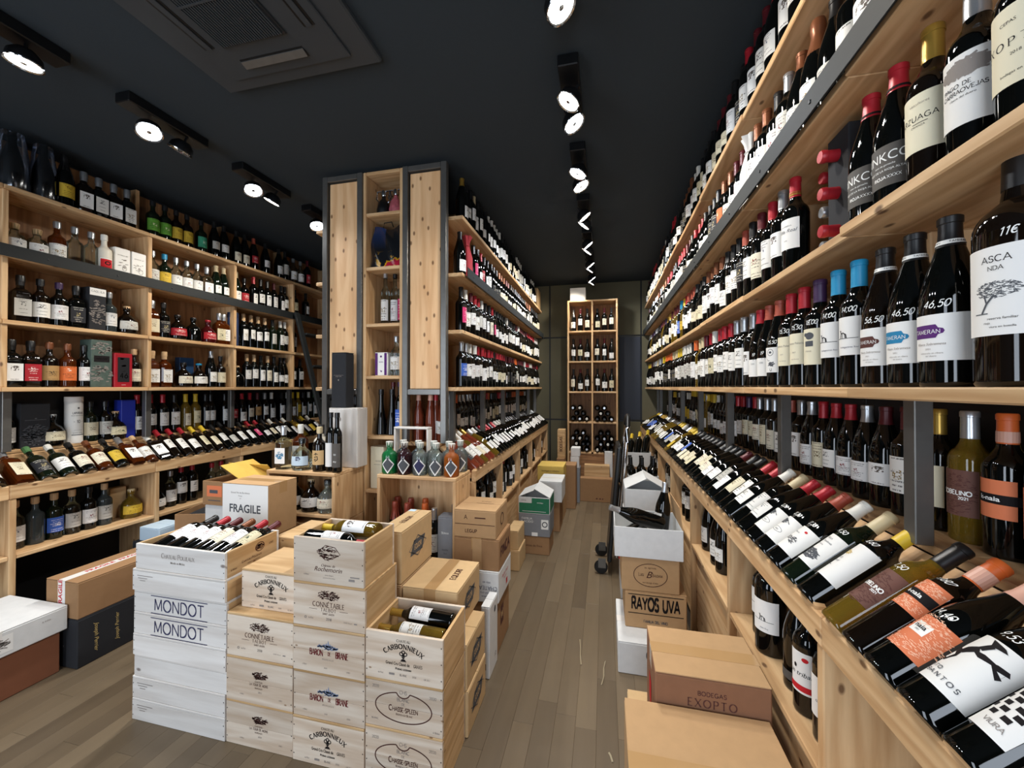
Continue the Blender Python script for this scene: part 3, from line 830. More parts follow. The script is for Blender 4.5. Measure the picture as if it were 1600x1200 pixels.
# ------------------------------------------------------------------ ceiling: cassette air conditioner and twin spots
t = thing('air_conditioner', 'dark square ceiling cassette air conditioner with a central grille', 'air conditioner', (-1.34, 1.12, ZC))
part('face_panel', MB().cbox(-.405, .405, -.415, .415, -.03, -.001, .006), AC, t)
part('raised_frame', MB().cbox(-.30, .30, -.36, .345, -.042, -.0301, .006), AC, t)
g = part('intake_grille', MB().cbox(-.185, .125, -.19, .185, -.049, -.0421, .003), plain('grille_back', '1a1c1e', .7), t)
for k in range(26): part('slat', MB().box(-.175 + k * .0113, -.1695 + k * .0113, -.18, .175, -.056, -.0491), AC, g)
part('grille_bar', MB().box(-.18, .12, -.004, .004, -.0575, -.0562), AC, g)
for sx, sy, w, d in ((-.02, .275, .155, .024), (-.02, -.29, .155, .024), (.235, -.02, .024, .20), (-.245, -.02, .024, .20)):
    o = part('air_outlet', MB().box(sx - w, sx + w, sy - d, sy + d, -.0435, -.0421), BLACKMET, t)
    if w > d: o2 = part('louvre', MB().hexa([(sx - w, sy - .016, -.0470), (sx + w, sy - .016, -.0470), (sx + w, sy + .012, -.0560), (sx - w, sy + .012, -.0560), (sx - w, sy - .016, -.0440), (sx + w, sy - .016, -.0440), (sx + w, sy + .012, -.0530), (sx - w, sy + .012, -.0530)]), STEEL, o)
    else: o2 = part('louvre', MB().box(sx - .012, sx + .012, sy - d, sy + d, -.0475, -.0440), AC, o)

def lamp_head(root, y, tilt, yaw, cool, on=True, power=1.0):
    """AR111 head: black can, silver rim, glowing reflector; tilt from straight down, yaw = direction it leans to"""
    h = Matrix.Translation((0, y, -.115)) @ Matrix.Rotation(yaw, 4, 'Z') @ Matrix.Rotation(tilt, 4, 'Y')
    def tr(mb):
        mb.v = [tuple(h @ Vector(p)) for p in mb.v]; return mb
    hd = part('lamp_head', tr(MB().lathe([(0, .04), (.03, .038), (.05, .016), (.056, -.018), (.0535, -.018), (.048, .004), (0, .006)], 24)), BLACKMET, root, True)
    part('rim', tr(MB().lathe([(.0535, -.018), (.057, -.020), (.0585, -.016), (.057, -.012)], 24)), CHROME, hd, True)
    part('reflector', tr(MB().lathe([(0, -.004), (.02, -.005), (.034, -.009), (.049, -.0165)], 24)), (EMITC if cool else EMIT) if on else CHROME, hd, True)
    part('bulb_cap', tr(MB().lathe([(0, -.020), (.010, -.018), (.011, -.006)], 12)), CHROME, hd, True)
    part('bracket', tr(MB().box(-.006, .006, -.003, .003, .03, .075)), BLACKMET, root)
    if on:
        l = bpy.data.lights.new('spot', 'SPOT'); l.energy = SPOT_W * power; l.spot_size = R(115); l.spot_blend = .7; l.shadow_soft_size = .045
        l.color = (.93, .96, 1) if cool else (1, .93, .82)
        o = bpy.data.objects.new('spot_light', l); COL.objects.link(o); o.parent = root
        o.matrix_local = h @ Matrix.Translation((0, 0, -.035))
def twin(x, y, label, tl, ty, cool, heads=((-.085,), (.085,)), on=(1, 1), power=1.0):
    t = thing('ceiling_spotlight', label, 'spotlight', (x, y, ZC), 0, 'twin ceiling spotlights')
    part('housing', MB().cbox(-.045, .045, -.20, .20, -.052, -.0005, .004), BLACKMET, t)
    for k, dy in enumerate((-.08, .08)):
        lamp_head(t, dy, tl[k], ty[k], cool[k], bool(on[k]), power)
CN = ['first from the street end', 'second from the camera', 'third from the camera', 'fourth from the camera', 'fifth from the camera', 'sixth from the camera', 'last, by the back wall']
for k, y in enumerate((1.28, 1.90, 2.53, 3.17, 3.80, 4.42, 4.98)):
    s = 1
    twin(-.150, y, 'black twin spotlight over the aisle, ' + CN[k], (R(-38), R(38)) if k > 2 else (R(24), R(-28)) if k == 2 else (R(30), R(-32)), (R(12), R(-8)), (1, 0) if k % 2 == 0 else (0, 1), power=1.0)
LN = ['above the plastic-wrapped bottles, first of its row', 'one head bright, one dark, second of its row', 'beyond the air conditioner, third of its row', 'half hidden by the framed panel']
for k, y in enumerate((1.02, 1.63, 2.25, 2.85)):
    twin(-2.28, y, 'black twin spotlight over the spirits aisle, ' + LN[k], (R(24), R(-6 if k == 0 else -26)), (R(150), R(195)), (1, 0), on=(1, 0) if k == 1 else (1, 1), power=1.0)
# ------------------------------------------------------------------ bottle rows
FACE = {'R': R(-90), 'I': R(90), 'L': R(90)}
CNT = {}
LIMIT = {'red_wine_bottle': 370, 'burgundy_bottle': 370}
QUEUE = []          # generic wine bottles of the long rows, decided largest first
def std(U, x, y, z, typ, body, cap, lab, where, group, turn=None, **kw):
    turn = rnd.uniform(-.2, .25) + (.28 if U == 'R' else -.12 if U == 'I' else 0) if turn is None else turn
    QUEUE.append((typ, body, cap, lab, place(x, y, z, FACE[U] + turn), dark_label(typ, body, cap, lab, where), group, kw))
def lie(U, y, typ, body, cap, lab, where, group, slide=0.0, roll=None, yaw=0.0, **kw):
    u = UNIT[U]; sg = u['sg']; r = BT[typ]['r'] if typ != 'q' else .0372
    ca, sa = math.cos(RA), math.sin(RA)
    ra = u['xr'] + sg * .03; d = .004 + slide
    foot = (ra + sg * (d * ca - r * sa), y, RZ + d * sa + r * ca + .0005)
    ax = (sg * ca, yaw, sa); fr = (-sg * sa, 0, ca)
    roll = rnd.uniform(-.18, .18) if roll is None else roll
    QUEUE.append((typ, body, cap, lab, lying(foot, ax, fr, roll), dark_label(typ, body, cap, lab, where), group, kw))
def pick(s): return s[rnd.randrange(len(s))]
def ys_gen(y0, y1, step=.086, skip=.0):
    y = y0; out = []
    while y < y1:
        if rnd.random() >= skip: out.append(y)
        y += step * rnd.uniform(.97, 1.07)
    return out
def runs(n, caps, labs, typs='bbbg', bodies='k', length=(1, 4)):
    """wines stand in runs of the same sort"""
    out = []
    while len(out) < n:
        it = (pick(typs), pick(bodies), pick(caps), pick(labs))
        out += [it] * rnd.randint(*length)
    return out[:n]
def parse(s): return [tuple(q) for q in s.split()]

# --- named bottles near the lens on the right wall -------------------------------------------------
I_ = INK
def tree_art(cx, cy, s):
    return [SPRAY(cx, cy + .55 * s, .85 * s, .40 * s, 260, .05 * s, 4), LINE([(cx - .55 * s, cy - .55 * s), (cx - .35 * s, cy - .1 * s), (cx - .05 * s, cy + .3 * s)], .045 * s), LINE([(cx - .35 * s, cy - .1 * s), (cx - .45 * s, cy + .35 * s)], .035 * s), BAR(cx - .9 * s, cx - .3 * s, cy - .60 * s, cy - .55 * s)]
def shield(cx, cy, w, h):
    return [POLY((cx - w, cy - h), (cx + w * .62, cy - h), (cx + w * .75, cy - h * .5), (cx + w, cy - h * .35), (cx + w * 1.08, cy), (cx + w, cy + h * .35), (cx + w * .75, cy + h * .5), (cx + w * .62, cy + h), (cx - w, cy + h))]
dog = lambda cx, cy, s: [LINE([(cx - s, cy - s), (cx - .8 * s, cy + .1 * s), (cx - .2 * s, cy + .35 * s), (cx + .6 * s, cy - .1 * s), (cx + .75 * s, cy - s)], .13 * s), LINE([(cx - .75 * s, cy + .1 * s), (cx - .95 * s, cy + .9 * s), (cx - 1.2 * s, cy + .8 * s)], .15 * s), LINE([(cx - .4 * s, cy - s), (cx - .35 * s, cy + .2 * s)], .09 * s), LINE([(cx + .45 * s, cy - s), (cx + .35 * s, cy)], .09 * s), BAR(cx - 3.2 * s, cx + 3.2 * s, cy - 1.15 * s, cy - 1.02 * s)]
GE = 'bottles standing on the eye-level shelf of the long wine wall'
GU = 'bottles standing on the second shelf of the long wine wall'
NB = []
def named(typ, body, cap, lab, M, label, group, items=None, **kw):
    NB.append((typ, body, cap, lab, M, label, group, items, kw))
def RS(y, z, turn=0.0, x=.59): return place(x, y, z, R(-90) + .52 + turn)
w, cr = BLANK['white'], BLANK['cream']
named('m', 'n', 'k', w, RS(.735, 1.4005, .1, .60), 'large bottle with a drawn tree on its white label and price 11\u20ac', GE,
      [('slate', tree_art(-.012, .125, .03)), ('black', [K('ASCA', -.012, .182, .009, .05, .08), K('NDA', -.012, .170, .006, .05, .08), T('reserva familiar', -.006, .098, .0035), T('rioja', -.022, .092, .003), T('viura en botella', -.006, .086, .003)])], price='11e', th=1.35)
for y, ink, lb in ((.845, 'purple', 'purple'), (.925, 'teal', 'blue'), (1.008, 'umber', 'dark brown')):
    named('g', 'n' if ink == 'umber' else 'k', 'k', w, RS(y, 1.4005, -.02), f'sloping-shouldered wine bottle with a {lb} badge on its white label', GE,
          [(ink, shield(-.014, .096, .024, .0115)), ('white', [K('TAMER\u00c1N' if 0 else 'TAMERAN', -.014, .0925, .0065, .05, .06)]), ('grey', [T('Ribera Sobremesa', -.008, .072, .0045, .9, 0, .3), T('2021', -.010, .064, .003), T('elaborado en ribera', -.006, .057, .0028), T('del duero', -.006, .052, .0028)])],
          capitems=[(BLANK['pale'], [BAR(-.045, .045, .247, .2545)]), (INK['black'], [T('TAMERAN', -.016, .249, .0036), T('TAMERAN', .018, .249, .0036)])], th=1.3, price='56,50' if ink == 'umber' else '46,50')
for k, y in enumerate((1.098, 1.183)):
    named('b', 'k', 'b', w, RS(y, 1.4005, -.05), ('nearer' if k == 0 else 'farther') + ' of two blue-capped bottles with a dog drawn on the label', GE,
          [('black', dog(-.010, .125, .0095)), ('navy', [T('bodegas', -.01, .092, .004), T('tinto fino', .01, .092, .004)])], zz=(.075, .165), price='14,00')
named('b', 'k', 'v', cr, RS(1.272, 1.4005), 'wine bottle with purple cap and a grey picture square on its cream label', GE, [('slate', [BAR(-.018, .006, .113, .128), DISC(-.004, .142, .012, .010), DISC(-.016, .146, .008, .005)]), ('grey', [T('crianza', -.008, .098, .005)])], price='18,00')
for k, (y, tx) in enumerate(((1.36, 'Cosme'), (1.445, 'Carmelo'))):
    named('b', 'k', 'r', cr, RS(y, 1.4005), ('nearer' if k == 0 else 'farther') + ' of two red-capped bottles with a wide plain cream label and one line of print', GE, [('grey', [T(tx + ' Palacio', -.004, .128, .0062), T('2019', -.006, .102, .004), T('rioja alavesa', -.004, .082, .0036)])], zz=(.068, .160), price='15,50')
named('g', 'k', 't', w, RS(1.53, 1.4005), 'brick-capped bottle whose white label shows a stamp and loose sketches', GE, [('slate', [RING(-.004, .118, .011, .011, .0008), DISC(-.004, .118, .005, .004), LINE([(-.016, .096), (-.014, .09), (-.006, .09)], .0009), SPRAY(-.002, .078, .012, .006, 30, .004, 3)]), ('black', [K('U', -.002, .055, .009, .07)])], zz=(.05, .135), price='15,50')
for k, y in enumerate((1.615, 1.70)):
    named('g', 'k', 'r' if k else 't', w, RS(y, 1.4005), ('nearer' if k == 0 else 'farther') + ' of two bottles sharing one low white sail label', GE, [('slate', [T('CIES', -.002, .085, .006), LINE([(.0, .10), (.008, .112), (.012, .10)], .0006)])], zz=(.04, .105), price='19')
# second shelf
z1 = SH[1] + .0005
named('b', 'k', 's', cr, RS(.705, z1, .05), 'bottle with spaced capitals on a cream label and price 34 at the frame edge', GU, [('black', [K('EXOPTO', -.014, .118, .0105, .06, .12, .5, thin=.03), T('2018', -.004, .104, .004), T('CEPAS', -.012, .150, .0045), T('bodegas en rioja', -.004, .078, .0036)])], zz=(.062, .175), price='34', th=1.3)
named('b', 'k', 's', w, RS(.79, z1, .05), 'bottle with a grey hill engraving on its white label, second shelf', GU, [('grey', [SPRAY(0, .148, .030, .013, 160, .006, 9), LINE([(-.03, .15), (-.01, .142), (.012, .152), (.03, .143)], .0012)]), ('black', [K('PAGO DE', -.012, .120, .0062, .06, .1), K('CARRAOVEJAS', -.004, .110, .0062, .06, .1, .1), T('ribera del duero', -.004, .102, .0034)])], zz=(.058, .172), th=1.3)
named('b', 'n', 'g', cr, RS(.878, z1, .05), 'gold-capped bottle with a cream label reading AGA underlined', GU, [('black', [K('ARZUAGA', -.010, .124, .0095, .055, 0, .2), BAR(-.014, .008, .118, .1192), T('CRIANZA', -.006, .112, .0034)]), ('grey', [T('viticultores', -.004, .152, .0045)])], zz=(.068, .172), th=1.3)
for k, y in enumerate((.965, 1.05)):
    named('g', 'k', 'r', BLANK['grey'], RS(y, z1, .02), ('nearer' if k == 0 else 'farther') + ' of two red-capped bottles with big outlined capitals on charcoal labels', GU,
          [('white', [T('DIABLO' if 0 else 'BINKCO', -.006, .096, .018, .9), T('tinto de garnacha', -.004, .086, .0036), T('VIEJO DE LA RIOJA ALTA', -.004, .076, .0042), K('RIOJA', -.012, .060, .0062, .09), K('XXXX', .012, .060, .0062, .06)])], zz=(.045, .128), th=1.35,
          capitems=[(INK['black'], [BAR(-.044, .044, .247, .252)])])
named('b', 'k', 'r', w, RS(1.415, z1), 'tall red and gold capped bottle with slanted script on a wide white label', GU, [('slate', [T('Viña Real', -.004, .122, .011, 1, 0, .35), T('GRAN RESERVA', -.006, .140, .004), T('1970', -.004, .095, .004)])], zz=(.070, .165), capitems=[(CAP['g'], [BAR(-.044, .044, .242, .247), BAR(-.044, .044, .25, .252)])])
# --- lying near the lens
GD = 'bottles lying on the display of the long wine wall'
def LM(typ, y, slide=0.0, roll=0.0):
    u = UNIT['R']; r = BT[typ]['r']; ca, sa = math.cos(RA), math.sin(RA); ra = u['xr'] + .03; d = .004 + slide
    return lying((ra + d * ca - r * sa, y, RZ + d * sa + r * ca + .0005), (ca, 0, sa), (-sa, 0, ca), roll)
named('b', 'k', 'c', w, LM('b', .670), 'lying bottle with black and white checked stripes on its label, nearest the frame corner', GD, [('black', [POLY((x - .022 + .006 * (j % 2), .072 + .011 * j), (x - .012 + .006 * (j % 2), .072 + .011 * j), (x - .012 + .006 * (j % 2), .080 + .011 * j), (x - .022 + .006 * (j % 2), .080 + .011 * j)) for j in range(6) for x in (-.012, .006, .024)]), ('grey', [K('VIURA', .004, .058, .0065, .06, .08), POLY((.016, .155), (.028, .166), (.034, .150))])], zz=(.045, .150), price='12,50')
named('g', 'k', 'c', w, LM('g', .7505), 'lying bottle with an abstract black figure on its white label', GD, [('black', [POLY((-.034, .088), (-.020, .086), (-.010, .102), (-.012, .116), (-.024, .120), (-.034, .106)), POLY((-.020, .114), (-.010, .112), (.004, .128), (-.002, .136), (-.014, .126)), POLY((-.006, .126), (.008, .120), (.024, .124), (.024, .129), (.010, .130)), POLY((.020, .126), (.036, .110), (.040, .116), (.030, .122), (.042, .126), (.038, .132), (.026, .130)), POLY((-.004, .134), (.004, .132), (.010, .146), (.004, .150)), POLY((.004, .146), (.022, .150), (.016, .155), (-.002, .158))]), (BLANK['white'], [POLY((-.028, .094), (-.020, .092), (-.015, .104), (-.022, .110))]), ('slate', [K('BENITO', -.020, .070, .0062, .07, 0, .3), K('SANTOS', .006, .058, .0072, .07, 0, .5), T('albariño', -.02, .060, .004)])], zz=(.045, .160), th=1.3, price='9,53')
named('g', 'k', 'p', BLANK['orange'], LM('g', .834), 'lying bottle with a plain salmon label, white tag in its middle', GD, [(BLANK['pale'], [BAR(-.015, .015, .092, .116)]), ('black', [T('naia', 0, .1025, .0085, 1.1, .02), T('2021', 0, .097, .003)]), ('salmon', [SPRAY(0, .093, .048, .044, 420, .0017, 21, lambda x, y: abs(x) > .36 or abs(y) > .34)])], zz=(.052, .132), price='14,40')
named('b', 'n', 'o', BLANK['orange'], LM('b', .9135), 'orange-capped lying bottle with a black band across its salmon label', GD, [('salmon', [SPRAY(0, .176, .034, .011, 150, .0016, 23), SPRAY(0, .129, .034, .011, 150, .0016, 24)]), ('black', [BAR(-.036, .036, .143, .163)]), ('white', [T('k-naia', 0, .149, .0085, 1.1, .02)])], zz=(.115, .190), th=1.0, capitems=[(CAP['p'], [BAR(-.05, .05, .239, .270)])], price='9,80')
named('b', 'w', 'k', BLANK['brown'], LM('b', .990), 'golden lying bottle with a crackled brown label', GD, [('umber', [SPRAY(.0, .11, .034, .045, 260, .0022, 33)]), ('white', [K('SOBELINO', .002, .112, .0088, .10, 0, .14, .9), K('2021', .016, .1045, .0048, .09), SPRAY(-.026, .148, .006, .010, 18, .0018, 31)])], zz=(.070, .166), th=.95, price='7,50')
named('b', 'k', 'y', w, LM('b', 1.105), 'yellow-capped lying bottle with a broad blank-edged cream label', GD, [('gold', [SPRAY(-.012, .148, .012, .007, 40, .003, 40)]), ('slate', [K('MARQUES', -.016, .124, .0045, .06, .08), T('Riscal', -.010, .112, .006, 1, 0, .4), BAR(-.03, -.006, .096, .098)])], zz=(.062, .180), th=1.25, price='18,60')
named('b', 'g', 'c', w, LM('b', 1.197), 'cream-foiled lying bottle with an engraved estate view on its label', GD, [('slate', [SPRAY(-.004, .088, .028, .016, 170, .0042, 41), T('Viña Tondonia', -.004, .135, .0055, 1, 0, .3), T('reserva', -.004, .122, .0046), K('RIOJA', 0, .148, .0046, .06, .08)])], zz=(.058, .165), price='14,50')
named('g', 'k', 'w', w, LM('g', 1.287), 'red and white capped lying bottle with a red dot on its big white label', GD, [('scarlet', [DISC(.018, .122, .0045, .0035)]), ('slate', [T('00', -.008, .078, .014, 1), T('Mencía', -.004, .108, .005), SPRAY(.012, .083, .009, .012, 30, .003, 43)])], zz=(.044, .136), th=1.2, price='12,30')
for k, (y, c) in enumerate(((1.376, 't'), (1.465, 'r'))):
    named('g', 'k', c, w, LM('g', y), ('nearer' if k == 0 else 'farther') + ' of two red-capped lying bottles with a sketched bird label', GD, [('slate', [SPRAY(-.008, .115, .014, .010, 60, .004, 44), LINE([(-.02, .108), (0, .122), (.02, .112)], .0012), RING(.004, .08, .02, .008, .0006), T('tinto', .004, .077, .006)])], zz=(.044, .136), th=1.2, price='13,20')
# --- standing row behind the display, near the lens
GB = 'bottles standing behind the display of the long wine wall'
def BS(y, x=.825, turn=.3): return place(x, y, 1.0455, R(-90) + turn)
named('b', 'k', 'o', BLANK['orange'], BS(.955), 'standing bottle with salmon label at the frame edge behind the display', GB, [(BLANK['pale'], [BAR(-.02, .010, .10, .13)]), ('black', [T('naia', -.004, .111, .010, 1.1, .02)])], zz=(.06, .16))
named('b', 'k', 'o', BLANK['orange'], BS(1.045), 'orange-capped standing bottle with a black band across its salmon label', GB, [('black', [BAR(-.044, .044, .112, .132)]), ('white', [T('k-naia', -.006, .118, .0095, 1.1, .02)])], zz=(.082, .162), capitems=[(CAP['p'], [BAR(-.05, .05, .239, .262)])])
named('s', 'a', 'g', None, BS(1.09, .915), 'gold-capped clear bottle with no label behind the salmon one', GB)
named('b', 'w', 's', BLANK['brown'], BS(1.133), 'standing golden bottle with a crackled brown label', GB, [('umber', [SPRAY(0, .11, .034, .045, 260, .0022, 35)]), ('white', [K('SOBELINO', -.002, .108, .0098, .10, 0, .14, .9), K('2021', .012, .098, .006, .1)])], zz=(.06, .165), th=1.0)
named('b', 'k', 'g', cr, BS(1.222), 'gold-capped standing bottle with cream label before the first steel post', GB, [('slate', [T('do', .01, .11, .008)])], zz=(.058, .16))
GB2 = [('b', 'd', 'w'), ('g', 'd', 'w'), ('g', 's', 'w'), ('g', 'r', 'w'), ('g', 'r', 'w'), ('b', 'r', 'c'), ('g', 's', 'w'), ('b', 's', 'w'), ('g', 't', 'c'), ('b', 's', 'w')]
for k, (a, c, l) in enumerate(GB2):
    std('R', .825, 1.325 + .087 * k, 1.0455, a, 'k', c, l, ordinal(k) + ' beyond the first steel post, wine wall', GB)

# --- long rows, right wall
def row(U, z, x, ys, specs, where, group, jit=.006):
    for k, (y, sp) in enumerate(zip(ys, specs)):
        std(U, x + rnd.uniform(-jit, jit), y, z, sp[0], sp[1], sp[2], sp[3], ordinal(k) + ' from near end, ' + where, group)
ys = ys_gen(1.79, 5.5, .0855)
row('R', 1.4005, .59, ys, runs(3, 's', 'w', 'b') + runs(3, 'rt', 'wc', 'bg') + parse('bkwc bkrw bkdw bkcw bwcw bkow bkkx') + runs(4, 'w', 'x', 'b') + parse('bkyw bkyw') + runs(60, 'rdksvycwo', 'wwcxkw', 'bgg', 'k', (1, 3)), 'long wine wall eye-level shelf', GE)
ys = ys_gen(1.50, 5.5, .0855)
row('R', z1, .59, ys, parse('bksw bkrw bkdc bkkw bktk bkkw bkkw gkkw') + runs(10, 'kdzt', 'wcw', 'bbg') + parse('bkrw gwyy bkbb') + runs(60, 'rkdsgv', 'wcxwk', 'bgg', 'kkkkw', (1, 3)), 'long wine wall second shelf', GU)
GT = 'bottles standing on the third shelf of the long wine wall'
ys = [y for y in ys_gen(1.02, 5.5, .0855) if not 1.74 < y < 1.86]
row('R', SH[2] + .0005, .59, ys, parse('ckkw bkkw gkkx ckzw gkzw bksx bkkw bkzw bkzw bkdw bkdw bkzc bkzo') + runs(60, 'zdkskr', 'wcwxk', 'bgg', 'k', (1, 3)), 'long wine wall third shelf', GT)
GF = 'bottles standing on the top shelf of the long wine wall'
ys = ys_gen(1.16, 5.45, .088)
row('R', SH[3] + .0005, .585, ys, parse('mkkw bkgw gkgw bkgw gkrw bkdw bkdw bkrw bkkk bkkw') + runs(60, 'kdzwrk', 'wwkcw', 'bggc', 'k', (1, 3)), 'long wine wall top shelf', GF)
ys = ys_gen(2.205, 5.5, .088)
row('R', 1.0455, .825, ys, runs(3, 's', 'c', 'b') + runs(4, 'svr', 'cw', 'b') + runs(5, 'kw', 'w', 'g') + parse('bkyw bkyw gwyw') + runs(50, 'kwyyros', 'wwcyw', 'bgf', 'kkw', (1, 3)), 'behind long wine wall display', GB)
ys = [1.554 + .0885 * k for k in range(44)]
sp = parse('gkrw bkcw gkww bkrw bkrc gkkw bkkx gkdw gkkw gkkc bkkc bkkc') + runs(4, 'ks', 'c', 'bg') + parse('bkkb gkkw gkkw bkyw gwyy') + runs(50, 'kwyskgw', 'wwwyxb', 'bg', 'kkkw', (1, 4))
for k, (y, s) in enumerate(zip(ys, sp)):
    lie('R', y, s[0], s[1], s[2], s[3], ordinal(k) + ' lying past the bird labels, wine wall', GD)
# base shelf of the long wine wall: each bay its own small row
GL_ = 'bottles on the base shelf of the long wine wall'
def clear_of(y, r, edges, w=.027):
    for e in edges:
        if e - r - .002 < y < e + w + r + .002: return e - r - .002 if y < e + w / 2 else e + w + r + .002
    return y
def low(U, y0, y1, x, spec, where, group, z=.5165, extra=0):
    n = len(spec); ys = [y0 + (y1 - y0) * (k + .5) / n for k in range(n)]
    for k, (y, s) in enumerate(zip(ys, spec)):
        std(U, x + (.09 if k % 3 == 2 and extra else 0) * UNIT[U]['sg'], y, z, s[0], s[1], s[2], s[3], ordinal(k) + ' from near end, ' + where, group)
for k, (y, nmz) in enumerate(((1.50, 'nearer'), (1.60, 'farther'))):
    named('m' if k == 0 else 'b', 'k', 'k' if k == 0 else 'b', w, place(.545 if k == 0 else .56, y, .5165, R(-90) + .8) @ Matrix.Scale(.94 if k == 0 else 1, 4), nmz + ' bottle with a dog drawn on its label, base shelf beside the carton', GL_, [('black', dog(-.004, .125 if k else .13, .0105)), ('navy', [T('tinto fino', 0, .092, .005)])], zz=(.075, .165) if k else (.08, .19))
named('b', 'k', 'd', w, place(.545, 1.245, .5165, R(-90) + .6), 'bottle with a red-edged script label on the base shelf, nearest the post', GL_, [('scarlet', [BAR(-.036, .036, .064, .080), DISC(.012, .150, .008, .006)]), ('black', [T('un tribal', -.002, .105, .012, 1, 0, .25), DISC(-.012, .128, .004, .006)])], zz=(.058, .168))
named('g', 'k', 'r', BLANK['grey'], place(.56, 1.335, .5165, R(-90)), 'red-capped bottle with a low grey band label, base shelf by the carton', GL_, [], zz=(.03, .055))
named('b', 'k', 'k', w, place(.55, 1.15, .5165, R(-90) + .5), 'bottle half hidden by the divider on the base shelf, white label', GL_, [('slate', [T('tinto', 0, .10, .008, 1, 0, .3)])])
low('R', 1.76, 2.40, .56, parse('gkkw bkrw gksw gkkw gkkw gkkx gkkw'), 'wine wall base, bay two', GL_, extra=1)
low('R', 2.46, 3.10, .56, parse('gkkx gwsw gkkw bkkw bkkw bkkw'), 'wine wall base, bay three', GL_, extra=1)
low('R', 3.16, 5.50, .56, runs(22, 'ksy', 'wwx', 'bg', 'kk', (1, 3)), 'wine wall base, far bays', GL_, extra=1)

# --- island rows
GI = ['bottles standing on the eye-level shelf of the island', 'bottles standing on the second shelf of the island', 'bottles standing on the third shelf of the island', 'bottles standing on the top shelf of the island']
first = ['bksb bksw bkww bkww bkrw bkrw bkrw bkrw', 'bkkp bkww bkdw bkrw bkrx bkww bkkw bkkc bkrp', 'gkkw bkkp gkkw bkrr bkkw bkkw', 'gkgw gkkw bkkw bkcw bkkw gkkx gkkw']
for k in range(4):
    ys = [y for y in ys_gen(2.46 if k != 2 else 2.44, 5.22 if k == 3 else 5.5, .0855) if not (k == 2 and 2.51 < y < 2.62)]
    f = parse(first[k])
    row('I', SH[k] + .0005, -.915, ys, f + runs(60, ('rrkdow', 'kdrsw', 'kdkz', 'kwk')[k], 'wwcxkw', 'bgg', 'k', (1, 4)), ('island eye-level shelf', 'island second shelf', 'island third shelf', 'island top shelf')[k], GI[k])
ys = ys_gen(2.43, 5.5, .087)
row('I', 1.0455, -1.085, ys, parse('forw fwcc fwwc fwwc bkow') + runs(8, 'kws', 'wwk', 'bg') + runs(50, 'krros', 'wwc', 'bg', 'k', (1, 3)), 'behind island display', 'bottles standing behind the display of the island')
ys = [2.40 + .0885 * k for k in range(36)]
sp = parse('bowk bokw bwww fowc fogw gwsw gkww gkkw bkrw bkrw bkrw bkkw bkrw') + runs(50, 'kwskrk', 'wwww', 'bg', 'k', (2, 5))
for k, (y, s) in enumerate(zip(ys, sp)):
    lie('I', y, s[0], s[1], s[2], s[3], ordinal(k) + ' from near end, island display', 'bottles lying on the display of the island')
for a, b, spc, nm in ((2.50, 2.98, 'hnnc bkkw bksw gkkw bkkw', 'one'), (3.10, 3.64, 'gkkw bkrw gkkw gkkw bkkw', 'two'), (3.76, 4.30, 'gkkw bkkw gkkw bkkx', 'three'), (4.42, 4.96, 'gkkx bkkw gkkw', 'four'), (5.05, 5.5, 'bkkw bkkx gkkw', 'five')):
    low('I', a, b, -.845, parse(spc), f'island base, bay {nm}', 'bottles on the base shelves of the island', extra=1)
# rose bottles seen under the steel-framed panel
for k, (x, yy) in enumerate(((-1.19, 2.40), (-1.105, 2.40), (-1.02, 2.40), (-1.15, 2.49), (-1.065, 2.49))):
    M = place(x, yy, 1.0455, 0)
    QUEUE.append(('f', 'o', 'p' if k < 3 else 's', 'w' if k == 2 else None, M, f'pink slender bottle, {("first one in front", "middle one in front", "one by the post in front", "first one behind", "second one behind")[k]}, under the steel-framed panel', 'rose bottles under the steel-framed panel', {}))
for k in range(5):
    QUEUE.append((pick('bg'), 'k', pick('ks'), 'w', place(-1.77 + .05 * k, 2.42 + .06 * (k % 2), 1.0455, 0), dark_label('b', 'k', 'k', 'w', ordinal(k) + ' across, under the panel by the black carton').replace(', black cap', ''), 'bottles under the panel by the black carton', {}))
for k, z in enumerate(SH):
    for j in range(5):
        QUEUE.append((pick('bg'), 'k', pick('kdrw'), 'w', place(-1.885 + rnd.uniform(-.006, .006), 2.42 + .086 * j, z + .0005, R(-90)), f'dark bottle with white label, {ordinal(j)} on the {("eye-level", "second", "third", "top")[k]} island shelf facing the spirits wall', 'bottles on the island shelves facing the spirits wall', {}))
# --- left wall: spirits
XLB = -3.165
def left(z, items, where, group, x=XLB, cat=None):
    """items: (y, typ, body, cap, label paper)"""
    prev = -9
    for k, it in enumerate(items):
        y, c = it[0], it[1]
        r = BT[c[0]]['r'] + .001
        y = clear_of(max(y, prev + r), r, LY)
        prev = y + r
        QUEUE.append((c[0], c[1], c[2], c[3] if c[3] != '-' else None, place(x + (it[2] if len(it) > 2 else 0), y, z, R(90) + rnd.uniform(-.25, .05)), dark_label(c[0], c[1], c[2], c[3] if c[3] != '-' else 0, ordinal(k) + ' from near end, ' + where), group, {}))
def Y_(s): return [float(q) for q in s.split()]
def zipl(ys, sp): return list(zip(Y_(ys), sp.split()))
left(SH[3] + .0005, zipl('1.70 1.79 1.865 1.945 2.02 2.16 2.245 2.33 2.415 2.53 2.64 2.72 2.81 2.92 3.02 3.15 3.31 3.40 3.5 3.6 3.7', 'ckky qnsw qksw qnsw qksw sgkg sgkg snky snky sgke gkkx gkkw gkkc gkkc gktr gkkw gkkw bkkx scsw scsw bkdr'), 'spirits wall top shelf', 'bottles on the top shelf of the spirits wall')
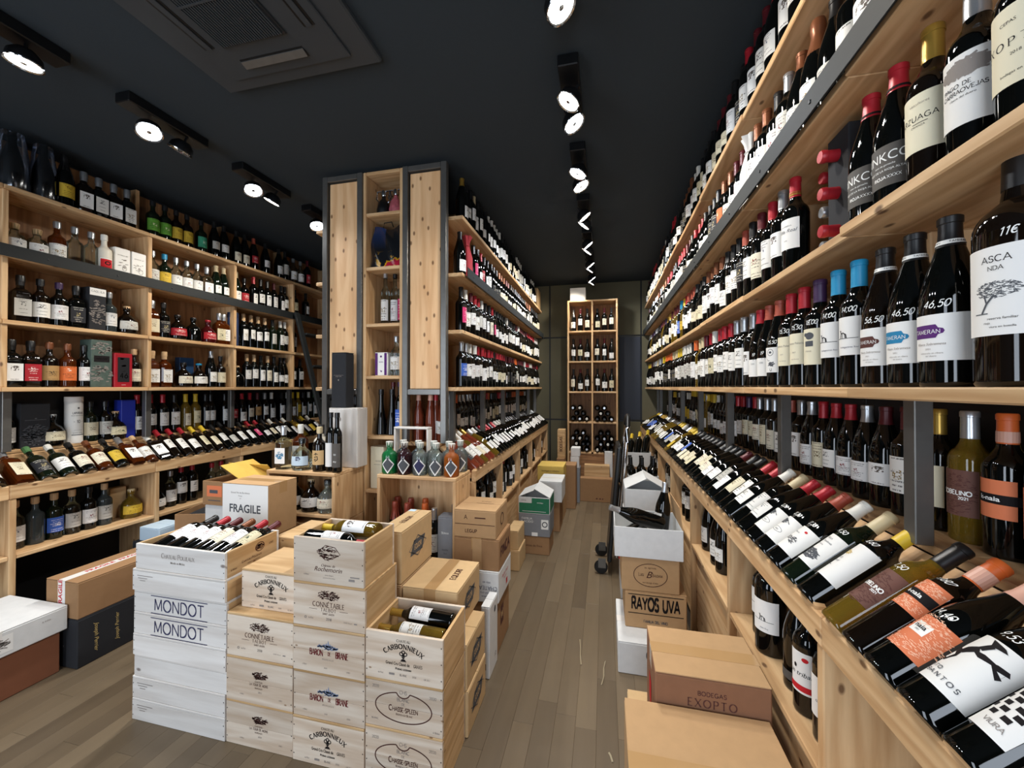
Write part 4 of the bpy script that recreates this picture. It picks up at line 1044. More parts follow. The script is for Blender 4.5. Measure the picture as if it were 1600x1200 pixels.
left(SH[2] + .0005, zipl('1.475 1.565 1.65 1.73 1.81 2.165 2.235 2.31 2.385 2.46 2.54 2.63 2.71 2.80 2.895 3.02 3.10 3.17 3.25 3.345 3.43 3.52 3.68', 'jcnw jcnw sasw scs- scs- scsx sgby scsw scsw scsw qcsw ggcw ggcw ggcw skkr bkrw bkkw bkkw bkdw bkkw bkkw bkkc bkkw'), 'spirits wall third shelf', 'bottles on the third shelf of the spirits wall')
left(SH[1] + .0005, zipl('1.52 1.60 1.675 1.755 1.925 2.01 2.145 2.235 2.31 2.395 2.48 2.565 2.64 2.72 2.90 2.98 3.06 3.145 3.24 3.335 3.415 3.50', 'qnkx snkw skvw qkkk sssw hnnx qasc skkk hnkr hkk- hrrr qasc qasw ucs- bknw bknw bknw bknw bgkx bgww bkwx bkkw'), 'spirits wall second shelf', 'bottles on the second shelf of the spirits wall')
left(SH[0] + .0005, zipl('1.46 1.535 1.61 1.685 1.762 2.068 2.18 2.262 2.40 2.475 2.545 2.64 2.73 2.85 2.935 3.02 3.11 3.20 3.29 3.38 3.47 3.60', 'qkkw qnkr snzt sazo skkw snnc qanw qanw hnkc hnbw gksw snkc hkn- bknw bknw bkkw bknc bkkw gkkw gkkw bkkw bkkw'), 'spirits wall eye-level shelf', 'bottles on the eye-level shelf of the spirits wall')
left(1.0455, zipl('1.53 1.725 1.91 1.97 2.03 2.18 2.265 2.35 2.435 2.52 2.60 2.685 2.77 2.86 2.945 3.03 3.115 3.20 3.285 3.37 3.455 3.54 3.625 3.71 3.80 3.89 3.98', 'skkw hksc sgkc skkx hnnc bnrw bkrw bkrw bkkw bwyc bwyc bkkw bkkw bkkw bkdr gkrw bkrc bkdt bksw bkww bkkw bkww bwyw bwyy bkkw bgww bgew'), 'behind spirits wall display', 'bottles standing behind the display of the spirits wall', x=-3.30)
left(.5165, zipl('1.50 1.58 1.66 1.74 1.82 1.90 2.05', 'scnw ssn- sgnb scnx skkw ssnx hwcy'), 'spirits wall base, bay one', 'bottles on the base shelves of the spirits wall', x=-3.15)
left(.5165, zipl('2.20 2.28 2.37 2.46 2.62 2.70', 'hkkw scsw bkrw bkrw scrw scrw'), 'spirits wall base, bay two', 'bottles on the base shelves of the spirits wall', x=-3.15)
left(.5165, zipl('1.31', 'hkkw'), 'spirits base, frame edge', 'bottles on the base shelves of the spirits wall', x=-3.15)
left(.5165, zipl('1.37', 'qkkw'), 'spirits base, frame edge, behind', 'bottles on the base shelves of the spirits wall', x=-3.25)
for k, (y, c) in enumerate(zip(Y_('1.285 1.375 1.475 1.575 1.665 1.755 1.84 1.925 2.01 2.095 2.18 2.265 2.35 2.435 2.52 2.605 2.69 2.775 2.86 2.945 3.03 3.115 3.20 3.285 3.37 3.455 3.54 3.625 3.71 3.80'),
        'skkw snnw qasc sgek sgww skkc sazc skky qasw sanw qnww bnrw bnrw bnrw bnyc bnyc bkkw fkkx bkkw bkkw bkrp gkrw bkkc bkww bkkx bkww bwyy bkkw bkyy bkww'.split())):
    lie('L', y, c[0], c[1], c[2], c[3], ordinal(k) + ' from near end, spirits wall display', 'bottles lying on the display of the spirits wall')
# narrow rack between the panels
t_ = 'in the narrow rack'
def rack(x, y, z, typ, body, cap, lab, what): QUEUE.append((typ, body, cap, lab, place(x, y, z, rnd.uniform(-.1, .1)), what, 'bottles in the narrow rack', {}))
rack(-1.435, 2.40, 1.8155, 't', 'c', 's', 'w', 'clear tall bottle, silver cap, on the middle shelf of the narrow rack')
rack(-1.375, 2.42, 1.8155, 't', 'c', 'k', 'w', 'clear tall bottle with black cap and white label in the narrow rack')
rack(-1.310, 2.40, 1.8155, 't', 'c', 'k', 'p', 'clear tall bottle with black cap and pink label in the narrow rack')
rack(-1.335, 2.37, 1.4755, 's', 'c', 's', 'w', 'clear spirit bottle beside the lilac box in the narrow rack')
rack(-1.455, 2.385, 1.0855, 'u', 'k', 'k', None, 'first dark flared bottle with black cap in the narrow rack')
rack(-1.375, 2.385, 1.0855, 'u', 'k', 'k', None, 'second dark flared bottle with black cap in the narrow rack')
rack(-1.415, 2.47, 1.0855, 't', 'r', 'd', None, 'red bottle behind the two flared ones in the narrow rack')
rack(-1.340, 2.47, 1.0855, 'u', 'k', 'k', None, 'flared bottle at the back of the narrow rack')
rack(-1.305, 2.36, 1.0855, 't', 'k', 'v', 'b', 'purple-capped bottle with a blue and white label in the narrow rack')
rack(-1.345, 2.40, .4305, 's', 'c', 's', None, 'clear unlabelled bottle low in the narrow rack')

# --- plain loop over everything queued: largest in the picture first; past the limit the far ones join one mesh
QUEUE += [(a, b, c, d, M, l, g, dict(kw, items=it or None)) for a, b, c, d, M, l, g, it, kw in NB]
QUEUE.sort(key=lambda q: -persp(q[4]))
far_mb = {}
seen = {}
for typ, body, cap, lab, M, label, group, kw in QUEUE:
    nm = NAMES[typ]
    if body in 'wo' and typ in 'bgf': nm = 'x'
    CNT[nm] = CNT.get(nm, 0) + 1
    if nm in LIMIT and CNT[nm] > LIMIT[nm]:
        FAR.append((typ, body, cap, lab, M)); continue
    if label in seen:
        seen[label] += 1
    seen[label] = seen.get(label, 0)
    bottle(typ, body, cap, lab, M, label, group, **kw)
if FAR:
    mats = []; mi = {}
    mb = MB()
    def slot(m):
        if m.name not in mi: mi[m.name] = len(mats); mats.append(m)
        return mi[m.name]
    for typ, body, cap, lab, M in FAR:
        one = body_mb(typ, 8, None, slot(BODY[body]))
        cap_mb(typ, 6, one, slot(CAP[cap]))
        if isinstance(lab, str):
            q = MB(); label_mb(typ, 1.15, *BT[typ]['lab'], 5, q); q.uv = None
            one.add(q.v, q.f, slot(pick(PAPER[lab])))
        mb.add([M @ Vector(p) for p in one.v], one.f)
        mb.m[-len(one.f):] = one.m
    o = part('wine_bottle_rows', mb, mats, None, True)
    tag(o, 'small far wine bottles filling the shelf rows near the back wall', 'wine bottles', None, 'stuff')
# ------------------------------------------------------------------ crates and cartons
def faces(x0, x1, y0, y1, z0, z1):
    """origin at the face centre, then right and up as seen from outside, then the outward normal"""
    cx, cy, cz = (x0 + x1) / 2, (y0 + y1) / 2, (z0 + z1) / 2
    return {'f': ((cx, y0, cz), (1, 0, 0), (0, 0, 1), (0, -1, 0)), 'r': ((x1, cy, cz), (0, 1, 0), (0, 0, 1), (1, 0, 0)),
            'l': ((x0, cy, cz), (0, -1, 0), (0, 0, 1), (-1, 0, 0)), 't': ((cx, cy, z1), (1, 0, 0), (0, 1, 0), (0, 0, 1))}
def prints(parent, F, arts):
    for ne, (face, ink, items) in enumerate(arts):
        part('lettering', flat_print(items, *F[face], eps=.0009 + .00025 * ne), INK[ink] if isinstance(ink, str) else ink, parent)
def crate(x0, x1, y0, y1, z0, z1, label, arts=(), side_arts=(), wood=None, opened=False, group=None, nails=True, boards=1):
    wm = wood or CRATE; sm = CRATEY
    cx, cy = (x0 + x1) / 2, (y0 + y1) / 2
    t = thing('wine_crate', label, 'crate', (cx, cy, z0), 0, group)
    X, Y_, H = (x1 - x0) / 2, (y1 - y0) / 2, z1 - z0 - .0005
    h = .011; top = H if opened else H - .0095
    fp = None; n = boards
    for k in range(n):
        p = part('front_board', MB().cbox(-X, X, -Y_, -Y_ + h, top * k / n + .0003, top * (k + 1) / n - .0003, .0012), wm[0], t)
        fp = fp or p
    part('back_board', MB().cbox(-X, X, Y_ - h, Y_, 0, top, .0012), wm[0], t)
    sp = None
    for s in (-1, 1):
        q = part('side_board', MB().cbox(*((-X, -X + h) if s < 0 else (X - h, X)), -Y_ + h + .0003, Y_ - h - .0003, 0, top, .0012), sm[1], t)  # yellower than the front: warm lamp light put into the side colour
        sp = q
    part('base_board', MB().cbox(-X + h + .0004, X - h - .0004, -Y_ + h + .0004, Y_ - h - .0004, .001, .009, .001), wm[0], t)
    if not opened: part('lid', MB().cbox(-X, X, -Y_, Y_, H - .009, H, .0015), (wm if wm is CRATEW else sm)[0], t)
    F = faces(-X, X, -Y_, Y_, 0, top)
    prints(fp, F, arts); prints(sp, F, side_arts)
    if nails:
        mb = MB(); m = max(2, int(top / .042))
        for s in (-1, 1):
            for k in range(m):
                z = top * (k + .5) / m; x = s * (X - .0055)
                mb.add([(x + .0023 * math.cos(PI * j / 3), -Y_ - .0006, z + .0023 * math.sin(PI * j / 3)) for j in range(6)], [tuple(range(6))])
        o = part('nail_heads', mb, INK['black'], fp); o['kind'] = 'stuff'
    return t

def carton(x0, x1, y0, y1, z0, z1, mat, label, arts=(), seam='x', tape=None, opened=False, rz=0, group=None, flaps=None, patches=(), liner=None, name='carton', cat='box', topmat=None):
    m = CARD[mat] if isinstance(mat, str) else mat
    cx, cy = (x0 + x1) / 2, (y0 + y1) / 2
    t = thing(name, label, cat, (cx, cy, z0), rz, group)
    X, Y_, H = (x1 - x0) / 2, (y1 - y0) / 2, z1 - z0 - .0005
    tm = CARD[topmat] if topmat else m
    if not opened:
        body = part('box_body', MB().cbox(-X, X, -Y_, Y_, 0, H - .0042, .004), m, t)
        e = .0011
        if seam == 'x':      # the slit runs along x
            part('flap', MB().cbox(-X + .001, X - .001, -Y_ + .001, -e, H - .004, H, .001), tm, t)
            part('flap', MB().cbox(-X + .001, X - .001, e, Y_ - .001, H - .004, H, .001), tm, t)
            tp = (-X - .0006, X + .0006, -.026, .026)
        else:
            part('flap', MB().cbox(-X + .001, -e, -Y_ + .001, Y_ - .001, H - .004, H, .001), tm, t)
            part('flap', MB().cbox(e, X - .001, -Y_ + .001, Y_ - .001, H - .004, H, .001), tm, t)
            tp = (-.026, .026, -Y_ - .0006, Y_ + .0006)
        if tape:
            mb = MB().box(tp[0], tp[1], tp[2], tp[3], H + .0001, H + .0007)
            if seam == 'x':
                for s in (-1, 1): mb.box(*sorted((s * X, s * (X + .0006))), -.026, .026, H - .06, H + .0001)
            else:
                for s in (-1, 1): mb.box(-.026, .026, *sorted((s * Y_, s * (Y_ + .0006))), H - .06, H + .0001)
            part('tape', mb, tape, t)
    else:
        h = .004; mb = MB().cbox(-X, X, -Y_, -Y_ + h, 0, H, .001).cbox(-X, X, Y_ - h, Y_, 0, H, .001)
        mb.cbox(-X, -X + h, -Y_ + h, Y_ - h, 0, H, .001).cbox(X - h, X, -Y_ + h, Y_ - h, 0, H, .001).cbox(-X + h, X - h, -Y_ + h, Y_ - h, .001, .008, .001)
        body = part('box_body', mb, m, t)
        for fl in (flaps or ()):     # ('f'|'b'|'l'|'r', length, angle from straight up, outwards positive)
            s, ln, a = fl[:3]
            sx, cxn = math.sin(R(a)) * ln, math.cos(R(a)) * ln
            th = .004
            if s in 'fb':
                g = -1 if s == 'f' else 1; y = g * (Y_ - .002)
                p = [(-X + .004, y), (X - .004, y)]
                q = [(-X + .004, y, H + .0006), (X - .004, y, H + .0006), (X - .004, y + g * sx, H + cxn), (-X + .004, y + g * sx, H + cxn)]
            else:
                g = -1 if s == 'l' else 1; x = g * (X - .002)
                q = [(x, -Y_ + .004, H + .0006), (x, Y_ - .004, H + .0006), (x + g * sx, Y_ - .004, H + cxn), (x + g * sx, -Y_ + .004, H + cxn)]
            n = (Vector(q[1]) - Vector(q[0])).cross(Vector(q[3]) - Vector(q[0])).normalized() * .0035
            part('flap', MB().hexa([tuple(Vector(a_) - n * .5) for a_ in q] + [tuple(Vector(a_) + n * .5) for a_ in q]), CARD[fl[3]] if len(fl) > 3 else m, t)
    F = faces(-X, X, -Y_, Y_, 0, H)
    for face, pm, (u0, u1, v0, v1) in patches:
        part('sticker', flat_print([BAR(u0, u1, v0, v1)], *F[face], eps=.0005), pm, body)
    prints(body, F, arts)
    return t
TAPE = plain('clear_tape', 'b48f62', .12, 0, .7)
TAPEW = plain('printed_tape', 'e6e2dc', .3)

# --- crates: art -----------------------------------------------------------------------------------
def carbonnieux():
    em = [RING(-.008, .012, .006, .006, .0016, n=14), RING(.008, .012, .006, .006, .0016, n=14), RING(0, .018, .006, .006, .0016, n=14), BAR(-.002, .002, -.006, .010), RING(0, .002, .005, .004, .0014, n=12), POLY((-.010, -.012), (.010, -.012), (.006, -.006), (-.006, -.006)), BAR(-.012, .012, -.0145, -.0125)]
    return [('f', 'black', [K('CHATEAU', 0, .0555, .0085, .08, .1, .2, .95, .04), K('CARBONNIEUX', 0, .034, .0160, .11, .11, .24, .92, .06, arc=.115)] + [([(x, y + .004) for x, y in v], f) for v, f in em]
             + [T('Grand Cru Classé de', -.022, -.0255, .0105, .72, .012), K('GRAVES', .056, -.0255, .0105, .07, .08, .12, .62, .05), SC('PESSAC-LEOGNAN', 0, -.041, .0066, w=.11, serif=.1)]),
            ('f', 'grey', [T('6x75cl', -.088, -.062, .0052), BAR(-.055, -.034, -.062, -.055), K('BLANC', 0, -.0615, .0062, .07, .08), T('2020', .042, -.061, .0056), T('LB 20.1', .09, -.0625, .0056)])]
def connetable():
    return [('f', 'brown', [SPRAY(0, .044, .046, .017, 170, .0034, 3), BAR(-.012, .012, .040, .043), K('CONN\u00c9TABLE', 0, .001, .0165, .062, .1, .17, .92, .045), K('TALBOT', 0, -.015, .0115, .055, .1, .36, .9, .04), BAR(-.082, -.048, -.0100, -.0088), BAR(.048, .082, -.0100, -.0088), K('SAINT-JULIEN', 0, -.0270, .0062, .06, .06, .12, .95)]),
            ('f', 'grey', [K('2018', .002, -.047, .0085, .06, .06), T('6x75cl', -.075, -.047, .0055), RING(-.098, -.0445, .004, .004, .001, n=12), T('CHO 7n.c.1', .082, -.048, .005), BAR(.108, .120, -.048, -.044)])]
def brane():
    return [('f', 'blue', castle(0, .022, .017) + [SPRAY(0, .020, .044, .007, 60, .005, 6)]),
            ('f', 'red', [K('BARON', -.050, -.013, .0215, .105, .09, .10, .60, .05)]), ('f', 'red', [K('DE', .005, -.009, .0125, .09, .08, .1, .6, .05)]), ('f', 'red', [K('BRANE', .058, -.013, .0215, .105, .09, .10, .60, .05)]),
            ('f', 'grey', [K('MARGAUX', 0, -.027, .0055, .05, .08, .5), T('6 Btes', -.10, -.055, .005), T('2018', -.01, -.058, .0045), T('CRD', .085, -.06, .005)])]
def tour(y='2012'):
    return [('f', 'brown', castle(.002, .018, .014) + [SPRAY(.004, .030, .034, .014, 70, .0045, 8), K('CHATEAU', 0, .003, .0055, .06, .08), K('LA TOUR DE MONS', 0, -.0095, .0085, .07, .09, .14, .8, .05), K('MARGAUX', 0, -.021, .0052, .06, .07)]),
            ('f', 'grey', [T(y, .006, -.036, .006), T('6 Btes', -.078, -.052, .005), T('CRD', .10, -.05, .005)])]
def rochemorin():
    return [('f', 'brown', [SPRAY(0, .032, .046, .028, 150, .0038, 12, lambda x, y: abs(y) < 1 - abs(x) * .75 and not (-.1 < y < .15 and x > -.3)), LINE([(-.046, .032), (-.01, .060), (.03, .054), (.052, .030), (.02, .012), (-.012, .006), (-.046, .032)], .0012), T('Château de', .0, -.019, .009, 1, 0, .35), T('Rochemorin', 0, -.037, .0165, 1, 0, .35)]),
            ('f', 'grey', [T('pessac-léognan', .006, -.052, .0042), T('grand vin de bordeaux', .006, -.062, .004), T('6 Btles', -.092, -.056, .0056), BAR(.094, .132, -.050, -.046), BAR(.088, .112, -.063, -.055)])]
def spleen():
    ov = [(0, 0)]
    pts = []
    for i in range(0, 61):
        a = R(90 + 14 + (360 - 28) * i / 60)
        pts.append((.108 * math.cos(a), .052 * math.sin(a)))
    notch = [(.026 * math.cos(R(205 + 130 * i / 10)), .0565 + .0225 * math.sin(R(205 + 130 * i / 10))) for i in range(11)]
    return [('f', 'brown', [LINE(pts, .0019), LINE([pts[0]] + notch + [pts[-1]], .0019), SC('CHASSE-SPLEEN', 0, -.014, .0185, w=.075, serif=0, track=.1, sx=.80), SC('BORDEAUX BLANC', .004, -.0275, .0068, w=.06, serif=0)]),
            ('f', 'grey', [K('BLANC', 0, .022, .0115, .05, 0, .14), K('DE', 0, .0085, .0078, .05, 0, .14), K('CHS', 0, .0475, .0125, .04, 0, .04), K('2020', -.108, .058, .0088, .05), K('2020', .112, .048, .0088, .05), T('6 Btles', .125, -.066, .0064), T('BLANC', -.11, -.055, .006)])]
def mondot():
    return [('f', 'navy', [K('MONDOT', .0, -.024, .047, .052, 0, .16, .92), BAR(-.148, .148, .0335, .0368), BAR(-.148, .148, -.0385, -.0355)])]

GC = 'wooden wine crates stacked on the floor'
fy = 1.275
z = 0; hh = .0905
sm_ = ('f', 'grey', [BAR(-.215, -.13, .022, .0245), BAR(-.21, -.16, .012, .0145), BAR(-.20, -.17, .002, .0045)])
names = ['plain whitened wide crate at the bottom of the tallest wide stack', 'plain whitened wide crate, second from the floor, faint stencil', 'whitened wide crate with dark knots, third from the floor', 'whitened wide crate, fourth from the floor, no lettering', 'whitened wide crate printed MONDOT, lower of two', 'whitened wide crate printed MONDOT, upper of two', 'whitened wide crate with a small stencil, under the open bottle crate']
for k in range(7):
    dx = (0, -.002, .004, .002, .003, .001, -.003)[k]
    crate(-1.945 + dx, -1.462 + dx, fy + .002 * (k % 3), fy + .272, z, z + hh, names[k], mondot() if k in (4, 5) else [sm_] if k in (0, 1, 6) else (), wood=CRATEW, group=GC, nails=k != 2); z += hh
crate(-1.937, -1.470, fy + .004, fy + .272, z, z + .105, 'open crate of six lying red-wine bottles on the whitened stack', [('f', 'grey', [SC('CHATEAU POUJEAUX', -.006, .004, .019, w=.055, serif=.1, track=.12, thin=.04, sx=.86), T('Moulis en Médoc', -.006, -.016, .0085, .9, .01)])],
      [('r', 'brown', [RING(.03, .018, .022, .018, .0016, n=24), SPRAY(.03, .018, .016, .012, 50, .004, 5), SC('CHATEAU POUJEAUX', -.01, -.018, .009, w=.06, serif=.1), T('MOULIS EN MEDOC', 0, -.032, .005), T('6 Btles', -.095, -.030, .007), T('CRD', .09, .01, .008)])], wood=CRATEW, opened=True, group=GC)
Z1 = z
crate(-1.458, -1.148, fy + .003, fy + .25, 0, .172, 'pale crate with a brown manor print, bottom of the second stack', tour('2010'), group=GC, boards=2)
crate(-1.456, -1.148, fy + .001, fy + .25, .172, .345, 'pale crate with a brown manor print, second from the floor', tour(), group=GC, boards=2)
crate(-1.455, -1.147, fy + .002, fy + .25, .345, .513, 'pale crate with a tree vignette and year 2018, beside MONDOT', connetable(), group=GC)
crate(-1.432, -1.148, fy + .045, fy + .262, .513, .668, 'set-back crate with arched black capitals on top of the second stack', carbonnieux(), group=GC)
crate(-1.145, -.843, fy, fy + .225, 0, .168, 'crate with arched black capitals at the bottom of the third stack', carbonnieux(), group=GC)
crate(-1.144, -.842, fy + .002, fy + .225, .168, .340, 'crate printed BARON DE BRANE in red, lower of two', brane(), group=GC, boards=2)
crate(-1.145, -.842, fy, fy + .225, .340, .508, 'crate printed BARON DE BRANE in red, upper of two', brane(), group=GC, boards=2)
crate(-1.146, -.841, fy + .001, fy + .225, .508, .672, 'crate with a tree vignette and year 2018, below the top open crate', connetable(), group=GC)
crate(-1.145, -.846, fy, fy + .212, .672, .838, 'open crate with a landscape print and two bottles, top of the tallest stack', rochemorin(), opened=True, group=GC)
crate(-.838, -.541, fy, fy + .225, 0, .192, 'crate with a brown oval print at the bottom front, below its twin', spleen(), group=GC, boards=2)
crate(-.838, -.541, fy + .001, fy + .225, .192, .362, 'crate with a brown oval print below the open crate', spleen(), group=GC, boards=2)
crate(-.838, -.540, fy, fy + .225, .362, .530, 'open crate with arched black capitals, golden bottles lying inside', carbonnieux(), opened=True, group=GC)

# bottles lying in the crates
def lay(typ, body, cap, lab, foot, axis, front, label, group, s=1.0, **kw):
    bottle(typ, body, cap, lab, lying(foot, axis, front) @ Matrix.Scale(s, 4), label, group, **kw)
caps = 'krdzrd'
who = ['black-capped bottle', 'bright red-capped bottle', 'dark red-capped bottle', 'bronze-capped bottle', 'red-capped bottle, fifth across,', 'wine-red-capped bottle next the printed side']
for k in range(6):
    x = -1.888 + .0737 * k
    lay('b', 'k', caps[k], ('w', 'w', 'w', 'c', 'w', 'c')[k], (x, 1.305, Z1 + .0535), (0, .965, .20), (0, -.3, 1), who[k] + ' lying in the open crate on the whitened stack', 'bottles in the open crate on the whitened stack', name='crated_wine_bottle', zz=(.085, .175), th=1.0)
lay('b', 'k', 'r', 'w', (-1.130, 1.330, .812), (.99, .04, -.03), (0, -.3, 1), 'dark red-capped bottle lying in the landscape crate', 'bottles in the landscape crate', s=.9, name='crated_wine_bottle', zz=(.085, .175), th=.8)
lay('b', 'w', 'y', 'w', (-.872, 1.412, .828), (-.985, .06, -.03), (0, -.5, 1), 'golden bottle with white label lying in the landscape crate', 'bottles in the landscape crate', s=.9, name='crated_wine_bottle', zz=(.05, .165))
lay('b', 'w', 'g', 'w', (-.565, 1.345, .488), (-.985, .02, .02), (-.05, -.5, 1), 'golden bottle with gold cap lying in front in the lettered crate', 'bottles in the lettered crate', s=.9, name='crated_wine_bottle', zz=(.095, .185), th=.85)
lay('b', 'k', 'g', 'w', (-.563, 1.43, .500), (-.985, .02, .02), (-.05, -.5, 1), 'dark bottle with gold cap lying behind the golden one', 'bottles in the lettered crate', s=.9, name='crated_wine_bottle', zz=(.10, .19), th=.9)
lay('b', 'w', 'g', 'w', (-.58, 1.325, .405), (-.985, .02, .0), (-.05, -.5, 1), 'golden bottle lying deepest in the lettered crate', 'bottles in the lettered crate', s=.9, name='crated_wine_bottle', zz=(.095, .185))

# --- cartons left of the crates --------------------------------------------------------------------
carton(-3.02, -2.615, .98, 1.405, 0, .200, 'red', 'reddish brown carton on the floor under the white one')
carton(-3.02, -2.600, .93, 1.425, .200, .318, 'white', 'flat white carton with a grey engraved print, on the reddish carton', [('r', 'grey', [SPRAY(-.02, .0, .07, .028, 120, .007, 3), T('chateau', -.02, -.046, .008), T('6 btles', .17, .02, .008)])], tape=TAPEW, patches=[('r', BLANK['white'], (-.10, .06, -.04, .036))])
carton(-2.770, -2.545, 1.43, 1.90, 0, .243, 'black', 'black carton with gold script on its side', [('f', 'grey', [T('12', .02, -.02, .008)])])
o = [x for x in bpy.data.objects if x.get('label') == 'black carton with gold script on its side'][0]
for u, up in ((-.165, 0), (-.062, 1)):   # one script runs down the side, one up
    v, f = T('Joseph Perrier', 0, 0, .017, 1, 0, .35)
    part('lettering', flat_print([([(u - y, x) if up else (u + y, -x) for x, y in v], f)], (.1125, 0, .1215), (0, 1, 0), (0, 0, 1), (1, 0, 0)), INK['gold'], [c for c in o.children if c.name.startswith('box_body')][0])
c_ = carton(-2.770, -2.548, 1.432, 1.90, .243, .428, 'brown', 'brown carton with a FRAGILE tape, on the black carton', [('f', 'scarlet', [([(-y + .005, x + .03) for x, y in v], f) for v, f in (T('FRAGILE', 0, 0, .026, 1, .02),)]), ('t', 'scarlet', [([(.008 - y, x) for x, y in v], f) for v, f in (T('FRAGILE  FRAGILE', 0, 0, .024, 1, .02),)])], seam='y', patches=[('t', TAPEW, (-.025, .025, -.234, .234)), ('f', TAPEW, (-.025, .025, -.04, .092))])
carton(-3.03, -2.80, 1.98, 2.20, 0, .385, 'black', 'dark carton on the floor before the base shelf')
carton(-3.00, -2.83, 2.0, 2.16, .385, .475, BLANK['blue'], 'small pale blue box on the dark carton')
carton(-2.70, -2.36, 1.98, 2.26, 0, .42, 'brown', 'brown carton under the open tray carton', rz=R(18))
carton(-2.68, -2.37, 1.99, 2.25, .42, .60, 'brown', 'open brown tray carton, dark inside', opened=True, rz=R(18))
carton(-2.66, -2.39, 2.01, 2.23, .429, .575, 'black', 'black box filling the inside of the open tray carton', rz=R(18))  # plain black box that makes the tray carton dark inside
carton(-2.34, -2.035, 1.90, 2.14, 0, .50, 'brown', 'brown carton at the floor under the white one, behind the crates')
carton(-2.335, -2.035, 1.90, 2.13, .50, .70, 'white', 'white carton under the opened brown one')
carton(-2.34, -2.035, 1.89, 2.12, .70, .842, 'brown', 'opened brown carton with an orange sticker and yellow flap', opened=True, flaps=[('r', .20, -62, 'flap'), ('b', .10, -40, 'flap')], patches=[('f', BLANK['orange'], (-.12, -.01, -.02, .045)), ('f', BLANK['blue'], (.01, .10, -.06, .06))], arts=[('f', 'slate', [BAR(.03, .07, -.01, .02), BAR(.02, .09, -.045, -.03), BAR(-.11, -.02, -.045, -.04), BAR(-.10, -.04, .0, .02)])])
carton(-2.03, -1.735, 1.75, 1.955, 0, .30, 'tan', 'tan carton at the floor below the FRAGILE one')
carton(-2.03, -1.735, 1.75, 1.955, .30, .60, 'tan', 'tan carton directly below the FRAGILE one')
carton(-2.025, -1.725, 1.745, 1.945, .60, .882, 'tan', 'tan carton with a large white FRAGILE sheet on its front', [('f', 'slate', [T('FRAGILE', .0, -.012, .042, .92, .022)]), ('f', 'grey', [T('Grand Vin de Bordeaux', -.03, .088, .009), T('Pessac', -.03, .072, .007), T('33', -.03, .058, .007)])], tape=TAPE, patches=[('f', BLANK['white'], (-.148, .148, -.135, .137))])
for k in range(4): crate(-1.52 + .004 * k, -1.20, 1.565, 1.80, .175 * k, .175 * (k + 1), 'plain brown crate behind the second stack, ' + ('at the floor', 'second up', 'third up', 'topmost')[k], wood=CRATEY, group=GC, nails=False)

# --- whisky display box before the left panel --------------------------------------------------------
def open_box(x0, x1, y0, y1, z0, z1, floor_z, label, name='display_box', h=.02, mats=None, back=True):
    cx, cy = (x0 + x1) / 2, (y0 + y1) / 2
    a, b, c = mats or PINE
    t = thing(name, label, 'display box', (cx, cy, z0))
    X, Y_, H = (x1 - x0) / 2, (y1 - y0) / 2, z1 - z0 - .0004
    part('top_board', MB().cbox(-X, X, -Y_, Y_, H - h, H), a, t)
    for s in (-1, 1): part('side_board', MB().cbox(*((-X, -X + h) if s < 0 else (X - h, X)), -Y_ + .0003, Y_, 0, H - h - .0004), c, t)
    part('base_board', MB().cbox(-X + h + .0003, X - h - .0003, -Y_ + .001, Y_ - .016, floor_z - z0 - h, floor_z - z0), a, t)
    if back: part('back_board', MB().cbox(-X + h + .0003, X - h - .0003, Y_ - .015, Y_, 0, H - h - .0004), c, t)
    return t
carton(-2.01, -1.515, 2.0, 2.275, 0, .595, 'tan', 'tan carton base under the whisky display box')
open_box(-1.995, -1.520, 2.0, 2.28, .595, .90, .655, 'pine display box with whisky bottles on top and inside')
GW = 'bottles on the whisky display box'
def put(typ, body, cap, lab, x, y, z, label, group, face=R(8), **kw): bottle(typ, body, cap, lab, place(x, y, z, face), label, group, **kw)
put('q', 'c', 's', BLANK['white'], -1.925, 2.06, .9005, 'small square clear bottle with a blue drawing, at the box corner', GW, items=[('teal', [SPRAY(0, .085, .02, .022, 40, .006, 4)])])
put('q', 'a', 'w', 'w', -1.89, 2.16, .9005, 'amber square bottle behind the blue-drawing one', GW)
put('h', 'c', 'k', BLANK['blue'], -1.80, 2.07, .9005, 'clear faceted bottle with a pale blue label and dark stopper', GW, items=[('navy', [SPRAY(.006, .07, .012, .014, 30, .004, 5)])])
put('q', 'i', 'k', 'y', -1.745, 2.17, .9005, 'bottle with yellow floral label behind the clear faceted one', GW)
put('s', 'n', 'c', BLANK['kraft'], -1.665, 2.055, .9005, 'dark whisky bottle with a tan calligraphy label', GW, items=[('black', [LINE([(-.012, .10), (0, .108), (.012, .102)], .002), LINE([(0, .112), (0, .096)], .002), LINE([(-.010, .085), (.008, .09), (.010, .072), (-.004, .062), (-.010, .070), (0, .076)], .0026)])])
put('t', 'k', 'k', BLANK['white'], -1.592, 2.06, .9005, 'tall dark bottle with a long white label, left of two', GW)
put('t', 'k', 'k', BLANK['grey'], -1.525 - .012, 2.045, .9005, 'tall dark bottle with a long charcoal label, right of two', GW, items=[('white', [T('50', 0, .10, .01), T('dry', 0, .06, .01)])])
GWI = 'bottles inside the whisky display box'
put('h', 'n', 'c', 'w', -1.735, 2.07, .6555, 'brown round bottle with white label inside the whisky box', GWI)
put('s', 'c', 'k', 'c', -1.625, 2.06, .6555 - .0, 'clear bottle with an oval cream label inside the whisky box', GWI, face=R(0), zz=(.03, .12)) if 0 else put('h', 'p', 'k', 'c', -1.62, 2.07, .6555, 'pale round bottle with cream label inside the whisky box', GWI)
put('h', 'p', 'k', 'c', -1.62, 2.19, .6555, 'pale round bottle behind the other inside the whisky box', GWI)
put('h', 'k', 'k', 'w', -1.86, 2.08, .6555, 'dark round bottle inside the whisky box behind the FRAGILE carton', GWI)
